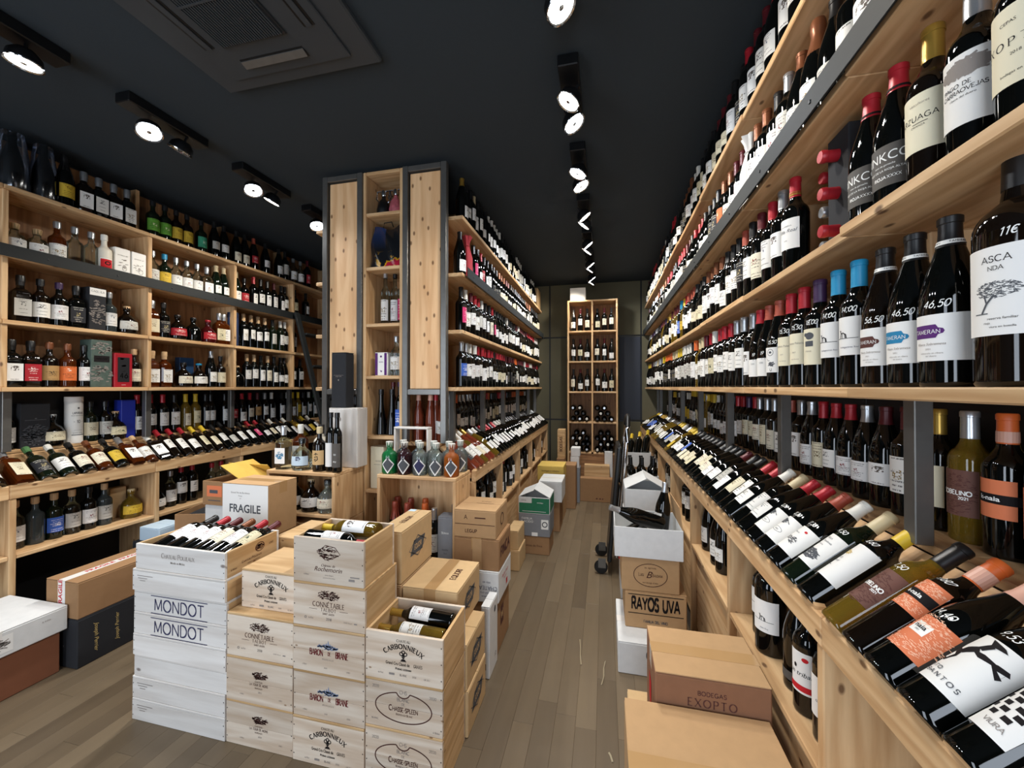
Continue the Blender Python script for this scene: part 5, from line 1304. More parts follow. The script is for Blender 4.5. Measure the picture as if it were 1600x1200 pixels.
c = carton(-1.688, -1.485, 2.165, 2.275, .9005, 1.27, CRATEW[2], 'tall pale wooden gift case on the whisky display box', name='gift_case', arts=[('f', 'orange', [SPRAY(-.03, -.06, .02, .04, 30, .008, 2)])])
carton(-1.682, -1.578, 2.18, 2.265, 1.271, 1.62, CARD['black'], 'slender black gift carton on the pale wooden case', name='gift_carton', arts=[('f', 'grey', [BAR(-.035, .035, .030, .0312), T('single malt', 0, .02, .007), DISC(0, .0, .004, .005)])])

# --- gin display box at the island end ---------------------------------------------------------------
open_box(-1.275, -.792, 2.045, 2.282, 0, .90, .41, 'pine display box with apothecary gin bottles on top')
GG = 'apothecary gin bottles on the pine box'
def diamond(): return [POLY((0, .028 - .026), (.038, .055), (0, .098), (-.038, .055))], [POLY((0, .036 - .022), (.030, .055), (0, .088), (-.030, .055))]
dw, dk = diamond()
gx = [-1.225, -1.128, -1.03, -.932, -.838]
gb = 'edppv'
gl = ['green gin bottle with a diamond label, first in the front row', 'plum dark gin bottle with a diamond label', 'clear gin bottle with a blue diamond label, middle of the front row', 'clear gin bottle with a dark diamond label', 'orange gin bottle with a diamond label, at the box corner']
def gin(k, x, y, b, label, ink='slate'):
    bottle('j', b, 'w', None, place(x, y, .9005, R(16)), label, GG, extra=[('diamond_label', wrap_print(dw, RF['j'], eps=.0008), BLANK['white']), ('diamond_print', wrap_print(dk + [BAR(-.006, .006, .084, .094)], RF['j'], eps=.0012), INK[ink])], cat='spirit bottle')
for k in range(5): gin(k, gx[k], 2.098, gb[k], gl[k], 'navy' if k == 2 else 'slate')
for k, (x, b) in enumerate(zip((-1.178, -1.079, -.981, -.885), 'sspp')): gin(k, x, 2.176, b, ('smoky', 'smoky', 'clear', 'clear')[k] + ' gin bottle in the second row, behind the ' + ('green and plum ones', 'plum and clear ones', 'two clear ones', 'orange one')[k])
gin(0, -.838, 2.238, 'p', 'clear gin bottle at the back by the display rail')
open_box(-1.27, -1.04, 2.222, 2.280, .9005, 1.155, .92, 'small whitewashed wooden frame box behind the gin bottles', 'frame_box', .012, CRATEW, back=False)
GGI = 'bottles inside the gin display box'
for k, (x, y, c) in enumerate(((-1.20, 2.12, 't'), (-1.11, 2.10, 't'), (-1.14, 2.20, 't'), (-1.01, 2.12, 'o'), (-1.05, 2.21, 'o'), (-1.235, 2.21, 't'))):
    put('c', 'k', c, 'c', x, y, .4105, ORD[k] + ' red-capped sparkling bottle inside the gin display box', GGI, zz=(.06, .15))
put('b', 'k', 's', 'x', -.945, 2.105, .4105, 'dark bottle with silver cap and a grey leaf label inside the gin box', GGI)
put('b', 'k', 'x' if 0 else 's', 'w', -.86, 2.20, .4105, 'silver-capped bottle behind the grey gift carton', GGI)
carton(-.905, -.816, 2.06, 2.145, .4105, .68, CARD['grey'], 'grey gift carton standing inside the gin display box', name='gift_carton', arts=[('f', 'white', [SC('BERAIA' if 0 else 'BERAIA', 0, .04, .012, w=.08, serif=.1)]), ('f', 'slate', [T('destillat', 0, -.05, .008), T('70 cl', 0, -.07, .007)])])

# --- cartons right of the crates, along the island -------------------------------------------------
def badge(s=1.0, rot=.0):
    return [('r', 'slate', [POLY((-.075, -.028), (.045, -.032), (.075, .03), (-.04, .034)), RING(0, 0, .085, .046, .0025, n=4)]), ('r', CARD['pale'], [K('EQUORI', 0, -.010, .022, .08, .05, .1, .7)])]
def eq(): return [('t', 'brown', [([(.075 - y, x) for x, y in v], f) for v, f in (K('EQUORI', 0, 0, .026, .075, .12, .12, .8, .05),)])]
carton(-1.11, -.845, 1.545, 1.85, 0, .552, 'tan', 'tan carton under the upright badge carton')
carton(-.795, -.530, 1.505, 1.745, 0, .185, 'pale', 'badge carton at the floor, lowest of three', badge())
carton(-.800, -.535, 1.505, 1.75, .185, .370, 'pale', 'badge carton second from the floor, beside the crates', badge())
carton(-.840, -.590, 1.545, 1.84, .370, .553, 'pale', 'badge carton with open-edged flaps, third from the floor', badge() + eq(), seam='y', tape=TAPE, topmat='pale')
carton(-.965, -.848, 1.55, 1.86, .553, .778, 'pale', 'badge carton standing upright beside the tallest crate stack', badge() + [('t', 'brown', [([(.012 - y, x) for x, y in v], f) for v, f in (K('EQUORI', 0, 0, .024, .075, .12, .12, .8, .05),)])], seam='y', patches=[('t', BLANK['blue'], (-.055, -.02, .12, .15))])
carton(-.580, -.536, 1.83, 1.975, 0, .345, 'white', 'thin white upright carton on the floor beside the stack', [('r', 'slate', [DISC(.02, .12, .014, .016), T('12', .03, -.12, .02)]), ('f', 'black', [BAR(-.004, .004, -.13, -.10)])])
carton(-.785, -.545, 2.0, 2.27 - .01, 0, .275, 'brown', 'brown carton on the floor under the white lettered one', [('r', 'umber', [BAR(-.06, .0, -.02, .08)]), ('r', CARD['pale'], [K('W', -.03, .01, .04, .1)])])
carton(-.785, -.535, 1.99, 2.265, .275, .437, 'white', 'white carton with upside-down blue lettering in the island stack', [('f', 'navy', [([(-x, -y) for x, y in v], f) for v, f in (K('CHATEAU', -.06, -.005, .018, .06, .09), T('grand cru', -.06, .025, .012), T('bordeaux', -.06, .045, .01), T('mis en', -.06, -.03, .012))]), ('r', 'scarlet', [T('Pavillon Rouge', 0, .02, .016, 1, 0, .4), T('margaux', 0, 0, .012, 1, 0, .4), BAR(.02, .05, -.05, -.02)])])
carton(-.785, -.535, 2.0, 2.26, .437, .602, 'brown', 'brown carton with a tape seam below the top one of the island stack', tape=TAPE, seam='y', arts=[('r', 'umber', [K('FINCA', 0, -.02, .05, .12)]), ('f', CARD['tan'], [BAR(-.02, .03, -.08, .08)])])
carton(-.785, -.552, 2.0, 2.25, .602, .750, 'tan', 'tan carton on top of the island stack', [('f', 'brown', [K('A', -.05, .025, .02, .06, .1), BAR(0, .06, .03, .036), BAR(-.11, .11, -.004, -.001), K('LECUP' if 0 else 'LEGUP', -.02, -.045, .016, .08, .08)]), ('t', 'brown', [T('bodega', .02, .03, .014), BAR(-.03, .07, 0, .003)]), ('r', 'brown', [RING(0, .0, .03, .03, .003, n=20)])])
carton(-.730, -.630, 2.95, 3.2, 0, .155, 'pale', 'small pale carton on the floor past the island stack')
carton(-.730, -.640, 2.96, 3.2, .155, .30, 'pale', 'small pale carton on the other pale one past the island stack')
carton(-.705, -.445, 3.28, 3.55, 0, .152, 'brown', 'brown carton on the floor under the grey one', [('f', 'brown', [T('vinos de finca', 0, -.01, .018)])])
carton(-.705, -.440, 3.275, 3.55, .152, .340, 'grey', 'dark grey carton under the green and white one', [('f', 'white', [T('FAMILIA', -.06, .045, .018), T('PEÑALOSA' if 0 else 'PLACIDO', -.06, .02, .018), BAR(.06, .12, -.03, .05), BAR(-.02, .03, -.09, -.06)]), ('f', 'slate', [RING(.09, .01, .02, .02, .004, n=16)])])
carton(-.705, -.440, 3.275, 3.56, .340, .478, 'white', 'green and white carton with half-open flaps', opened=True, flaps=[('l', .14, -66), ('r', .15, -62)], patches=[('f', CARD['green'], (-.128, .128, -.064, .02)), ('f', CARD['green'], (-.02, .128, .02, .062)), ('r', CARD['green'], (-.13, .13, -.06, .06))], arts=[('f', 'grey', [T('vino', -.09, .035, .018)]), ('f', 'white', [T('verdejo', .05, .02, .012), BAR(-.10, .10, -.05, -.047)])])
carton(-.70, -.42, 3.84, 4.12, 0, .295, 'brown', 'brown carton under the white lidded one')
carton(-.62, -.395, 3.80, 4.14, .295, .492, 'white', 'white carton with a taped lid halfway down the aisle', [('f', 'grey', [T('tinto', -.06, -.02, .02), BAR(-.03, 0, -.06, -.045)])], tape=TAPEW)
carton(-.70, -.42, 4.22, 4.52, 0, .40, 'tan', 'tan carton under the yellow one')
carton(-.70, -.42, 4.22, 4.52, .40, .555, 'yellow', 'yellow carton before the back cabinet', [('f', 'brown', [T('bodegas y viñedos', 0, .02, .018), T('rioja', 0, -.01, .014)])])
carton(-.69, -.32, 4.60, 4.84, 0, .50, 'brown', 'brown carton behind the yellow one')
carton(-.395, -.288, 4.86, 5.06, 0, .42, 'grey', 'grey upright carton beside the long brown box')
carton(-.40, -.295, 4.86, 5.05, .42, .56, 'white', 'white small carton on the grey one at the back')
carton(-.395, -.285, 4.86, 5.03, .56, .66, 'white', 'white small carton topmost at the back')
carton(-.585, -.485, 5.0, 5.22, 0, .50, 'brown', 'brown carton under the upright wooden case at the back')
crate(-.58, -.485, 5.05, 5.20, .50, .86, 'upright yellow wooden case beside the back cabinet', [('f', 'brown', [([(.012 - y, x) for x, y in v], f) for v, f in (K('BODEGAS', 0, 0, .03, .08, .08),)])], wood=CRATEY, nails=False)
carton(-.318, .100, 4.94, 5.06, 0, .283, 'brown', 'long brown carton lying before the back cabinet', [('f', 'umber', [DISC(.02, -.10, .012, .008), DISC(.06, -.10, .012, .008), DISC(.09, -.10, .008, .008)])])
crate(-.245, .065, 5.07, 5.20, .0, .42, 'pine case standing behind the long brown carton', wood=CRATEY, nails=False)
carton(.005, .105, 5.205, 5.27, 0, .575, 'white', 'white carton against the back cabinet foot')

# --- cartons along the long wine wall, right of the aisle -------------------------------------------
carton(.058, .452, .84, 1.255, 0, .460, 'tan', 'large taped tan carton nearest the camera', tape=TAPE, topmat='tan')
carton(.085, .455, 1.262, 1.60, 0, .235, 'pale', 'pale carton under the EXOPTO carton')
carton(.148, .462, 1.262, 1.50, .235, .548, 'cocoa', 'brown carton printed BODEGAS EXOPTO', [('f', 'umber', [K('BODEGAS', .0, .105, .012, .075, 0, .2), K('EXOPTO', .0, .072, .022, .085, .11, .34, .95, .04)]), ('l', 'scarlet', [POLY((-.03, -.02), (.02, -.05), (.02, .05), (-.03, .06))])], tape=TAPE, topmat='tan')
carton(.065, .365, 2.02, 2.42, 0, .156, 'white', 'low white carton under the RAYOS UVA carton', [('f', 'slate', [K('C', .0, .0, .05, .05, .1), K('E', .0, -.06, .04, .05, .1)])], tape=TAPEW)
carton(.105, .405, 2.15, 2.44, .156, .345, 'tan', 'tan carton printed RAYOS UVA between two black lines', [('f', 'black', [K('RAYOS UVA', 0, .002, .062, .105, 0, .12, .50), BAR(-.135, .135, -.020, -.016), BAR(-.135, .135, .076, .080)]), ('f', 'slate', [K('FAMILIA DEL VINO', 0, -.062, .013, .09, .05, .12, .8)])])
carton(.088, .372, 2.15, 2.43, .345, .520, 'tan', 'tan carton with an oval name print under the open white one', [('f', 'brown', [RING(0, 0, .082, .058, .0016), SC('LUIGI', -.045, -.006, .015, w=.06, serif=.1, sx=.7), SC('BAUDANA', .035, -.006, .015, w=.06, serif=.1, sx=.65), T('B', -.008, -.014, .034, 1, 0, .4), T('az. agricola', 0, .034, .009), T("serralunga d'alba", 0, -.042, .008)])])
carton(.053, .388, 2.14, 2.45, .520, .675, 'white', 'open white carton holding loose dark bottles', opened=True, flaps=[('r', .12, -8, 'tan')])
GO = 'bottles in the open white carton'
lay('g', 'k', 's', None, (.30, 2.25, .665), (-.86, -.22, .30), (0, -1, .3), 'dark bottle leaning out of the open white carton, cap towards the aisle', GO, name='crated_wine_bottle')
lay('g', 'k', 's', 'w', (.305, 2.35, .57), (.10, .06, .98), (-1, -.6, 0), 'silver-capped bottle standing up in the open white carton', GO, name='crated_wine_bottle')
lay('b', 'k', 'k', None, (.095, 2.20, .60), (.55, .80, .06), (0, 0, 1), 'dark bottle lying low in the open white carton', GO, name='crated_wine_bottle')
carton(.105, .40, 2.72, 3.02, 0, .33, 'white', 'white carton on the floor with a red mark', [('f', 'scarlet', [BAR(-.16, -.08, .10, .15)])])
carton(.13, .41, 2.74, 3.02, .33, .55, 'white', 'white carton under the half-closed white one')
carton(.135, .405, 2.74, 3.02, .55, .725, 'white', 'white carton with tent-like half-closed flaps', opened=True, flaps=[('l', .155, -62), ('r', .155, -60)])
carton(.19, .44, 3.46, 3.74, 0, .49, 'brown', 'brown carton under the lettered white one by the trolley')
carton(.195, .44, 3.47, 3.74, .49, .66, 'white', 'open white carton of dark bottles by the trolley', [('f', 'grey', [K('BODEGAS', 0, -.01, .02, .07, .06)])], opened=True)
for k in range(6): lay('b', 'k', 'k', None, (.235 + .08 * (k % 3), 3.53 + .10 * (k // 3), .50), (.05 * (k % 3 - 1), .1, 1), (-1, 0, 0), ORD[k] + ' dark bottle in the open white carton by the trolley', 'bottles in the open carton by the trolley', name='crated_wine_bottle')
carton(.20, .445, 4.05, 4.40, 0, .62, 'brown', 'brown carton beyond the trolley')
carton(.205, .445, 4.06, 4.38, .62, .76, 'white', 'open white carton of yellow-capped bottles beyond the trolley', opened=True)
for k in range(3): lay('b', 'k', 'y', None, (.235 + .079 * k, 4.12, .70 + .02 * k), (.15, .6, .6), (-1, 0, 1), ORD[k] + ' yellow-capped bottle leaning in the carton beyond the trolley', 'yellow-capped bottles beyond the trolley', name='crated_wine_bottle')

# --- folded platform trolley -------------------------------------------------------------------------
t = thing('platform_trolley', 'folded black platform trolley with a chrome handle beside the cartons', 'trolley', (.03, 3.22, 0))
M_ = Matrix.Rotation(R(5), 4, 'Y')
def tl(mb): mb.v = [tuple(M_ @ Vector(p)) for p in mb.v]; return mb
part('platform', tl(MB().cbox(-.02, .012, -.20, .20, .10, .96, .012)), plain('trolley_black', '1d1f21', .35, .2), t)
part('handle', tl(MB().tube([(.045, -.17, .14), (.045, -.17, 1.0), (.045, -.155, 1.10), (.045, -.10, 1.17), (.045, 0, 1.185), (.045, .10, 1.17), (.045, .155, 1.10), (.045, .17, 1.0), (.045, .17, .14)], .014, 10)), CHROME, t, True)
part('grip', tl(MB().tube([(.045, -.15, 1.11), (.045, -.10, 1.17), (.045, 0, 1.185), (.045, .10, 1.17), (.045, .15, 1.11)], .018, 10)), BLACKMET, t, True)
part('cross_tube', tl(MB().tube([(.045, -.17, .62), (.045, .17, .62)], .011, 8)), CHROME, t, True)
for yy in (-.16, .16):
    for zz in (.16, .86):
        if zz > .5: continue
        w_ = MB().lathe([(0, -.016), (.045, -.014), (.05, -.006), (.05, .006), (.045, .014), (0, .016)], 18)
        w_.v = [(x - .055, z + yy, y + .051) for x, y, z in w_.v]
        part('wheel', w_, BLACKMET, t, True)
        part('caster_fork', MB().box(-.075, -.02, yy - .02, yy - .0165, .05, .12), STEEL, t)

# --- back cabinet ---------------------------------------------------------------------------------------
t = thing('wine_cabinet', 'tall pine pigeonhole wine cabinet against the olive back wall', 'cabinet', (-.15, 5.28, 0))
for x in (-.325, -.011, .303): part('side_board', MB().cbox(x, x + .022, 0, .29, .02 if x != -.011 else .55, 2.55), PINE[2], t)
for z in (.545, .945, 1.345, 1.745, 2.145, 2.55):
    for a, b in ((-.3025, -.0115), (.0115, .3025)): part('shelf', MB().cbox(a, b, .002, .285, z - .022, z), PINE[0], t)
part('back_panel', MB().cbox(-.3025, .3025, .2855, .295, .03, 2.54), PINED[2], t)
part('plinth_board', MB().cbox(-.3025, .3025, .01, .028, .02, .522), PINED[0], t)
carton(-.44, -.235, 5.30, 5.50, 2.5505, 2.72, CRATEW[0], 'small pale wooden box on top of the back cabinet')
n = 0
for r, z in enumerate((2.1455, 1.7455, 1.3455)):
    for c in range(2):
        for k in range(3):
            x = -.40 + c * .315 + .092 * k
            bottle('b' if (k + r) % 3 else 'g', 'k', 'kdk'[k], ('w', 'w', 'c')[(r + k + c) % 3] if not (c == 1 and r == 0) else 'c', place(x, 5.36, z, rnd.uniform(-.2, .2)), f'dark bottle standing in the back cabinet, {ORD[r]} row from the top, {ORD[c * 3 + k]} across', 'standing bottles in the back cabinet', name='cabinet_wine_bottle'); n += 1
for r, z in enumerate((.9455, .5455)):
    for c in range(2):
        lv = [(j, 0) for j in range(3)] + [(j + .5, 1) for j in range(3 if r else 2)] + [(j, 2) for j in range(3 if r else 2)] + ([(.5, 3), (1.5, 3)] if r else [])
        for k, (j, l) in enumerate(lv):
            x = -.402 + c * .315 + .09 * j - (.03 if l % 2 and len(lv) > 8 and j > 2 else 0)
            x = min(x, -.185 + c * .315 + (.0)) if j > 2 else x
            bottle('b', 'k', 'kkws'[(k * 7 + r + c) % 4], None, lying((x, 5.555, z + .0385 + .072 * l), (0, -1, 0), (0, 0, 1)), f'bottle lying neck outward in the back cabinet, {("upper", "lower")[r]} pile, {("first", "second")[c]} column, {ORD[k]}', 'lying bottles in the back cabinet', name='cabinet_wine_bottle')
# --- ladder leaning on the spirits wall ---------------------------------------------------------------
t = thing('ladder', 'dark ladder leaning on the spirits shelves behind the panel', 'ladder', (-2.42, 3.6, 0))
LM_ = Matrix.Rotation(R(-15.8), 4, 'Y')
for y in (-.2, .2):
    mb = MB().cbox(-.012, .012, y - .03, y + .03, 0, 2.24, .003); mb.v = [tuple(LM_ @ Vector(p)) for p in mb.v]
    part('stile', mb, STEELD, t)
for k in range(6):
    mb = MB().cbox(-.03, .03, -.1695, .1695, .30 + .34 * k, .322 + .34 * k, .003); mb.v = [tuple(LM_ @ Vector(p)) for p in mb.v]
    part('rung', mb, STEELD, t)
# ------------------------------------------------------------------ gift boxes on the spirits wall, things in the narrow rack
def gift(yc, w, d, z, h, mat, label, x=-3.17, arts=(), patches=(), name='gift_carton', group=None):
    # faces of these look into the room (+x): built facing -y, then turned
    t = thing(name, label, 'gift box', (x, yc, z + .0005), R(90), group)
    b = part('box_body', MB().cbox(-w / 2, w / 2, -d / 2, d / 2, 0, h - .003, .002), mat, t)
    part('lid_edge', MB().cbox(-w / 2 + .001, w / 2 - .001, -d / 2 + .001, d / 2 - .001, h - .0028, h, .001), mat, t)
    F = faces(-w / 2, w / 2, -d / 2, d / 2, 0, h)
    for f, pm, (u0, u1, v0, v1) in patches: part('sticker', flat_print([BAR(u0, u1, v0, v1)], *F[f], eps=.0006), pm, b)
    for f, ink, it in arts: part('lettering', flat_print(it, *F[f], eps=.0012), INK[ink] if isinstance(ink, str) else ink, b)
    return t
for k, y in enumerate((1.965, 2.06)):
    gift(y, .085, .08, SH[2], .20, BLANK['white'], ('first', 'second')[k] + ' white printed gift carton on the spirits wall behind the steel band', x=-3.15, arts=[('f', 'grey', [T('premium gin', 0, .05, .008), SPRAY(.0, .0, .03, .03, 14, .006, 3 + k), RING(.01, -.03, .012, .016, .001, n=16)])])
bottle('s', 'i', 'w', BLANK['white'], place(-3.14, 1.882, SH[2] + .0005, R(80)), 'ivory ceramic bottle with a red square label before the white cartons', 'bottles on the third shelf of the spirits wall', items=[('scarlet', [BAR(-.03, .03, .035, .10)]), ('black', [RING(.004, .075, .012, .010, .003, n=16), T('coco', 0, .045, .012)])], zz=(.03, .105), th=.85, name='spirit_bottle')
gift(1.845, .085, .085, SH[1], .27, CARD['black'], 'tall black whisky carton with a white head on the spirits wall', arts=[('f', BLANK['white'], [BAR(-.0415, .0415, .085, .13)]), ('f', 'slate', [K('CARDHU' if 0 else 'CAOL ILA'.replace(' ', '-'), 0, .105, .011, .07, .08)]), ('f', 'grey', [SPRAY(0, -.02, .036, .08, 60, .008, 4), DISC(0, .03, .008, .005)])])
gift(1.863, .108, .10, SH[0], .30, plain('slate_stone', '4a5a52', .7, 0, .4, .4, 30, .3), 'tall slate-patterned whisky carton beside the red one', arts=[('f', 'black', [BAR(-.04, .04, .01, .05)]), ('f', 'grey', [T('Talisker' if 0 else 'single malt', 0, .027, .010), SPRAY(0, -.07, .05, .06, 40, .010, 5), SPRAY(0, .10, .05, .04, 30, .010, 6)])])
gift(1.976, .10, .075, SH[0], .225, CAP['r'], 'red gift carton with a dark window and number 46', x=-3.15, arts=[('f', BLANK['black'], [BAR(-.033, .033, -.078, .085)]), ('f', 'white', [K('46', .002, -.052, .032, .06), DISC(-.006, .028, .005, .005), T('rum', 0, -.01, .007), BAR(-.012, .012, -.098, -.0965)]), ('f', 'scarlet', [DISC(.004, .03, .010, .006), BAR(-.02, 0, .07, .08)])])
gift(1.637, .125, .07, 1.045, .26, CARD['black'], 'black embossed gift carton behind the spirits display', x=-3.30, arts=[('f', 'slate', [SPRAY(0, -.055, .055, .06, 150, .008, 7), BAR(-.045, .045, .03, .033), DISC(.0, .04, .005, .004)])])
t = thing('whisky_tube', 'white whisky tube numbered 10 behind the spirits display', 'gift tube', (-3.30, 1.828, 1.0455))
b = part('tube_body', MB().lathe([(0, 0), (.041, 0), (.042, .004), (.042, .284), (.0415, .285), (0, .286)], 28), BLANK['pale'], t, True)
part('tube_lid', MB().lathe([(.0426, .262), (.0428, .2625), (.0428, .292), (.041, .294), (0, .2945)], 28), BLANK['white'], t, True)
mb = wrap_print([K('LAPHROAIG', 0, .185, .012, .07, .1, .1, .62), T('ISLAY SINGLE MALT', 0, .172, .005), K('- 10 -', 0, .128, .018, .06, .06, .1, .8), DISC(0, .222, .005, .006), BAR(-.02, .02, .082, .0828), BAR(-.03, .03, .05, .055), T('scotch whisky', 0, .062, .006)], lambda z: .0422)
mb.v = [(-y, x, z) for x, y, z in mb.v]
part('lettering', mb, INK['slate'], b)
gift(2.105, .085, .07, 1.045, .265, plain('cobalt_card', '1f2f9a', .45), 'plain cobalt blue gift carton behind the spirits display', x=-3.30)
t = thing('gift_tube', 'dark blue round gift tube on the spirits wall second shelf', 'gift tube', (-3.16, 2.81, SH[1] + .0005))
part('tube_body', MB().lathe([(0, 0), (.042, 0), (.0425, .003), (.0425, .27), (0, .271)], 24), plain('navy_card', '2b3a5e', .6), t, True)
part('tube_lid', MB().lathe([(.0432, .245), (.0434, .2455), (.0434, .288), (.041, .29), (0, .2905)], 24), plain('navy_card_lid', '222d4a', .6), t, True)
gift(2.475 + .005, .11, .05, SH[0], .235, plain('blue_tin', '1d3f66', .5), 'dark blue boxed spirit at the back of the eye-level shelf', x=-3.26)
gift(2.02, .09, .06, .516, .20, CARD['pale'], 'pale carton at the back of the spirits base shelf', x=-3.25)
# plastic-wrapped bottles, top shelf
def wrapped(y, s, label, x=-3.17):
    t = thing('wrapped_bottle', label, 'wrapped bottle', (x, y, SH[3] + .0005))
    prof = [(0, .0), (.062 * s, 0), (.066 * s, .012), (.064 * s, .10), (.060 * s, .2), (.05 * s, .27), (.044 * s, .315), (0, .318)]
    mb = MB().lathe(prof, 28); q = random.Random(int(y * 100))
    ph = [q.uniform(0, 6.28) for _ in range(6)]
    def wr(p):
        a = math.atan2(p[1], p[0]); k = 1 + .05 * math.sin(7 * a + ph[0] + p[2] * 20) + .035 * math.sin(13 * a + ph[1] - p[2] * 34)
        return (p[0] * k, p[1] * k, p[2])
    mb.v = [wr(p) for p in mb.v]
    tt = NT('plastic_wrap'); nt = tt.t
    tr = tt.n('BsdfTransparent', i0=(.78, .82, .88, 1)); gl = tt.n('BsdfGlossy', i0=(.9, .93, 1, 1), i1=.14); fr = tt.n('Fresnel', i0=1.6)
    mx = tt.n('MixShader', i0=tt.math('MULTIPLY_ADD', fr.outputs[0], .8, .10), i1=tr.outputs[0], i2=gl.outputs[0]); nt.links.new(mx.outputs[0], nt.nodes['Material Output'].inputs[0])
    part('plastic_wrap', mb, tt.mat, t, True)
    part('bottle_body', body_mb('c', 20), GLASSD, t, True)
wrapped(1.485, 1.0, 'plastic-wrapped dark bottle on the spirits wall top shelf, at the frame edge')
wrapped(1.61, .84, 'second plastic-wrapped dark bottle on the spirits wall top shelf')

# narrow rack: ornaments, bag, boxes
def corkscrew_man(x, label, mat, hgt=.13):
    t = thing('bottle_ornament', label, 'ornament', (x, 2.36, 2.5405))
    t.scale = (1.35, 1.35, 1.35)
    part('body', MB().lathe([(0, 0), (.030, 0), (.034, .02), (.026, .06), (.012, .078), (.009, .09), (0, .092)], 16), mat, t, True)
    for s in (-1, 1):
        part('arm', MB().tube([(s * .02, 0, .06), (s * .04, 0, .085), (s * .034, 0, .12), (s * .012, 0, .10 + .02)], .005, 8), CHROME, t, True)
    part('head', MB().lathe([(0, .088), (.012, .093), (.016, .106), (.012, .12), (0, .125)], 14), CHROME, t, True)
corkscrew_man(-1.425, 'black and chrome corkscrew figure in the top of the narrow rack', BLACKMET)
corkscrew_man(-1.335, 'pink patterned corkscrew figure in the top of the narrow rack', plain('pink_pattern', 'a8545c', .5, 0, .5, .7, 60))
t = thing('gift_bag', 'glossy black gift bag with a bright flower print in the narrow rack', 'bag', (-1.40, 2.39, 2.1855))
t.scale = (1.22, 1.1, 1.08)
mb = MB(); nx, nz = 16, 18; V = []
q = random.Random(5)
for s, d in ((0, -.05), (1, .045)):
    for j in range(nz + 1):
        for i in range(nx + 1):
            u, v = i / nx, j / nz
            V.append((-.088 + .176 * u + .006 * math.sin(9 * v + 4 * u), d * (1 - .75 * v) + .010 * math.sin(11 * u + 7 * v + s) * (v * .8 + .2), .262 * v + .014 * math.sin(6 * u + 1.3) * v))
m_ = (nx + 1) * (nz + 1); Fq = []
for s in (0, 1):
    for j in range(nz):
        for i in range(nx):
            a = s * m_ + j * (nx + 1) + i
            Fq.append((a, a + 1, a + nx + 2, a + nx + 1) if s == 0 else (a + 1, a, a + nx + 1, a + nx + 2))
for j in range(nz):
    for i in (0, nx):
        a = j * (nx + 1) + i; b = a + nx + 1
        Fq.append((a, b, b + m_, a + m_) if i == 0 else (b, a, a + m_, b + m_))
for i in range(nx): Fq.append((i + 1, i, i + m_, i + 1 + m_))
mb.add(V, Fq)
tt = NT('bag_foil'); tc = tt.n('TexCoord'); sp = tt.n('SeparateXYZ', i0=tc.outputs['Object'])
nz_ = tt.n('TexNoise', i0=tc.outputs['Object'], i2=16.0, i3=3.0)
low = tt.n('MapRange', i0=sp.outputs[2], i1=.02, i2=.11, i3=1.0, i4=0.0)
fl_ = tt.math('MULTIPLY', tt.math('GREATER_THAN', nz_.outputs[0], .50), low.outputs[0])
col = tt.mix(tt.math('GREATER_THAN', nz_.outputs[0], .58), lin('d8a018'), lin('b8203c'))
hi = tt.n('MapRange', i0=sp.outputs[2], i1=.12, i2=.24, i3=0.0, i4=.8)
base = tt.mix(tt.math('MULTIPLY', hi.outputs[0], tt.math('LESS_THAN', sp.outputs[0], -.01)), lin('16181c'), lin('24355e'))
tt.set(col=tt.mix(fl_, base, col), rough=.18, spec=.7)
part('bag_body', mb, tt.mat, t, True)
part('bag_handle', MB().tube([(-.03, -.012, .258), (-.025, -.012, .29), (.02, -.012, .292), (.03, -.012, .26)], .003, 6), BLACKMET, t, True)
carton(-1.475, -1.385, 2.34, 2.43, 1.4755, 1.63, BLANK['pale'], 'lilac and white gift box in the narrow rack', name='gift_carton', arts=[('f', 'purple', [BAR(-.042, -.024, -.073, .073), BAR(.024, .042, -.073, .073), DISC(0, .05, .007, .007), POLY((-.008, -.04), (.01, -.045), (.002, -.055)), T('violet', 0, .01, .010)])])
carton(-1.375, -1.29, 2.42, 2.50, 1.4755, 1.63, CARD['black'], 'dark gift box at the back of the narrow rack shelf', name='gift_carton')
carton(-1.50, -1.405, 2.33, 2.42, .7355, 1.01, BLANK['cream'], 'tall cream gift box low in the narrow rack', name='gift_carton', arts=[('f', 'grey', [T('vermut', .01, .04, .010), BAR(-.02, .03, .02, .022)])])
put('s', 'a', 'g', 'c', -1.345, 2.37, .7355, 'amber bottle with gold cap beside the cream gift box', 'bottles in the narrow rack')
# dark bottle cases with capsules poking out, second shelf of the long wine wall
for k, (y0, y1) in enumerate(((1.165, 1.262), (1.270, 1.362))):
    t = thing('bottle_case', ('nearer' if k == 0 else 'farther') + ' black case with lying bottles, their caps poking out, second shelf', 'bottle case', (.745 + .05 * k, (y0 + y1) / 2, SH[1] + .0005))
    w2 = (y1 - y0) / 2
    part('case_body', MB().cbox(-.14, .12, -w2, w2, 0, .315 - .04 * k, .003), CARD['black'], t)
    for j in range(3):
        mb = cap_mb('b', 14); z = .055 + .10 * j - .01 * k
        mb.v = [(-.118 - (zz - .236), x, yv + z) for x, yv, zz in mb.v]
        part('capsule', mb, CAP['r' if k == 0 or j == 2 else 's'], t, True)

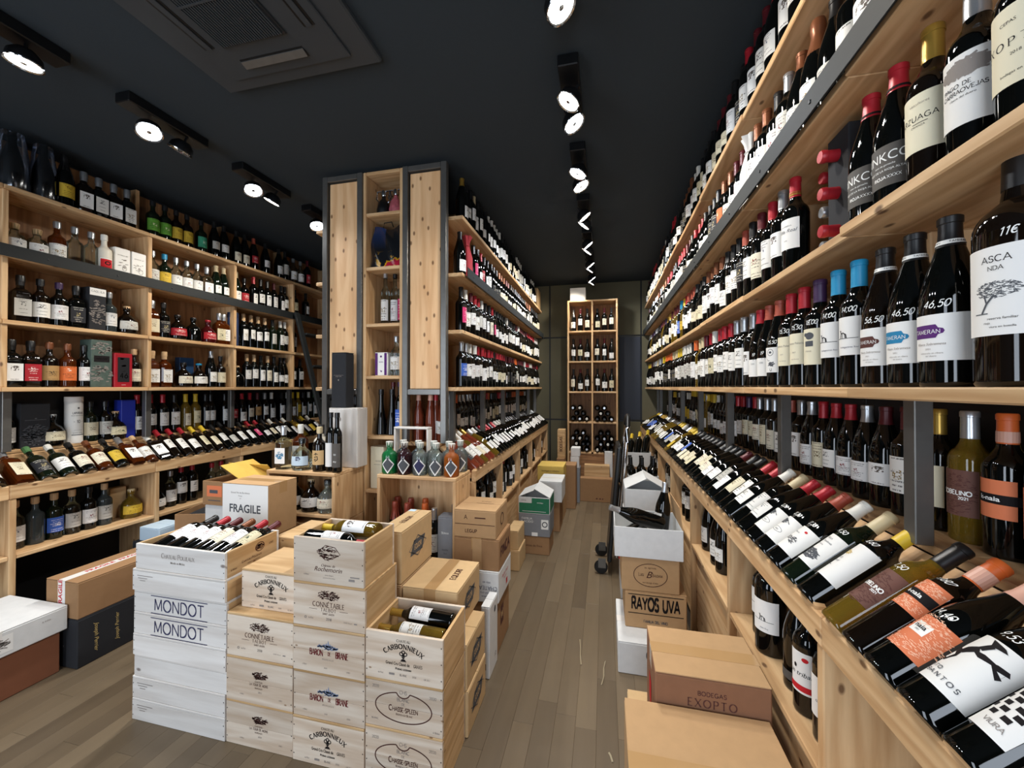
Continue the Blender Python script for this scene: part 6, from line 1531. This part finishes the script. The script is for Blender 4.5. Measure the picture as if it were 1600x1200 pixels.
# tissue-wrapped bottles
def tissue(x, y, z, mat, label, bow=False):
    t = thing('wrapped_bottle', label, 'wrapped bottle', (x, y, z + .0005))
    mb = MB().lathe([(0, 0), (.038, 0), (.041, .01), (.0405, .09), (.039, .16), (.030, .20), (.020, .235), (.0175, .25), (.024, .285), (.034, .31), (.028, .312), (0, .27)], 30)
    q = random.Random(int(y * 50)); ph = q.uniform(0, 6)
    v = []
    for a, b, c in mb.v:
        w = math.atan2(b, a); k = 1 + (.05 + .12 * max(0, c - .2) / .1) * math.sin(6 * w + ph + c * 16) + .03 * math.sin(15 * w - c * 40)
        v.append((a * k, b * k, c))
    mb.v = v
    part('tissue_wrap', mb, mat, t, True)
    part('tie', MB().tube([(.021 * math.cos(R(a)), .021 * math.sin(R(a)), .244) for a in range(0, 361, 24)], .003, 6), mat, t)
tissue(-.915, 2.562, SH[2], plain('red_tissue', 'a83a40', .75, 0, .2, .2, 30), 'bottle wrapped in crinkled red tissue on the island third shelf')
tissue(.59, 1.80, SH[2], plain('white_tissue', 'cfcdc8', .8, 0, .2, .12, 30), 'bottle wrapped in white tissue on the long wine wall third shelf')
carton(-1.05, -.875, 5.30, 5.54, SH[3] + .0005, SH[3] + .27, CRATEY[2], 'upright wooden case at the end of the island top shelf', name='gift_case')

# scraps of clear packing tape on the floor
for k, pts in enumerate((((-.133, 2.23), (-.125, 2.16), (-.122, 2.09), (-.115, 2.03)), ((.004, 2.084), (-.004, 2.03), (-.004, 1.97), (-.014, 1.915)), ((.015, 1.568), (.022, 1.555), (.028, 1.532)))):
    t = thing('tape_scrap', ('long curled scrap of clear tape on the floor, mid aisle', 'scrap of clear tape on the floor by the white carton', 'small scrap of clear tape on the floor by the big carton')[k], 'tape scrap', (pts[0][0], pts[0][1], .0012))
    mb = MB()
    for (xa, ya), (xb, yb) in zip(pts, pts[1:]):
        ox, oy = pts[0]
        mb.hexa([(xa - ox - .003, ya - oy, 0), (xa - ox + .003, ya - oy, 0), (xb - ox + .003, yb - oy, 0), (xb - ox - .003, yb - oy, 0), (xa - ox - .003, ya - oy, .0012), (xa - ox + .003, ya - oy, .005), (xb - ox + .003, yb - oy, .005), (xb - ox - .003, yb - oy, .0012)])
    part('tape', mb, plain('tape_scrap', '9c8f76', .15, 0, .8), t)
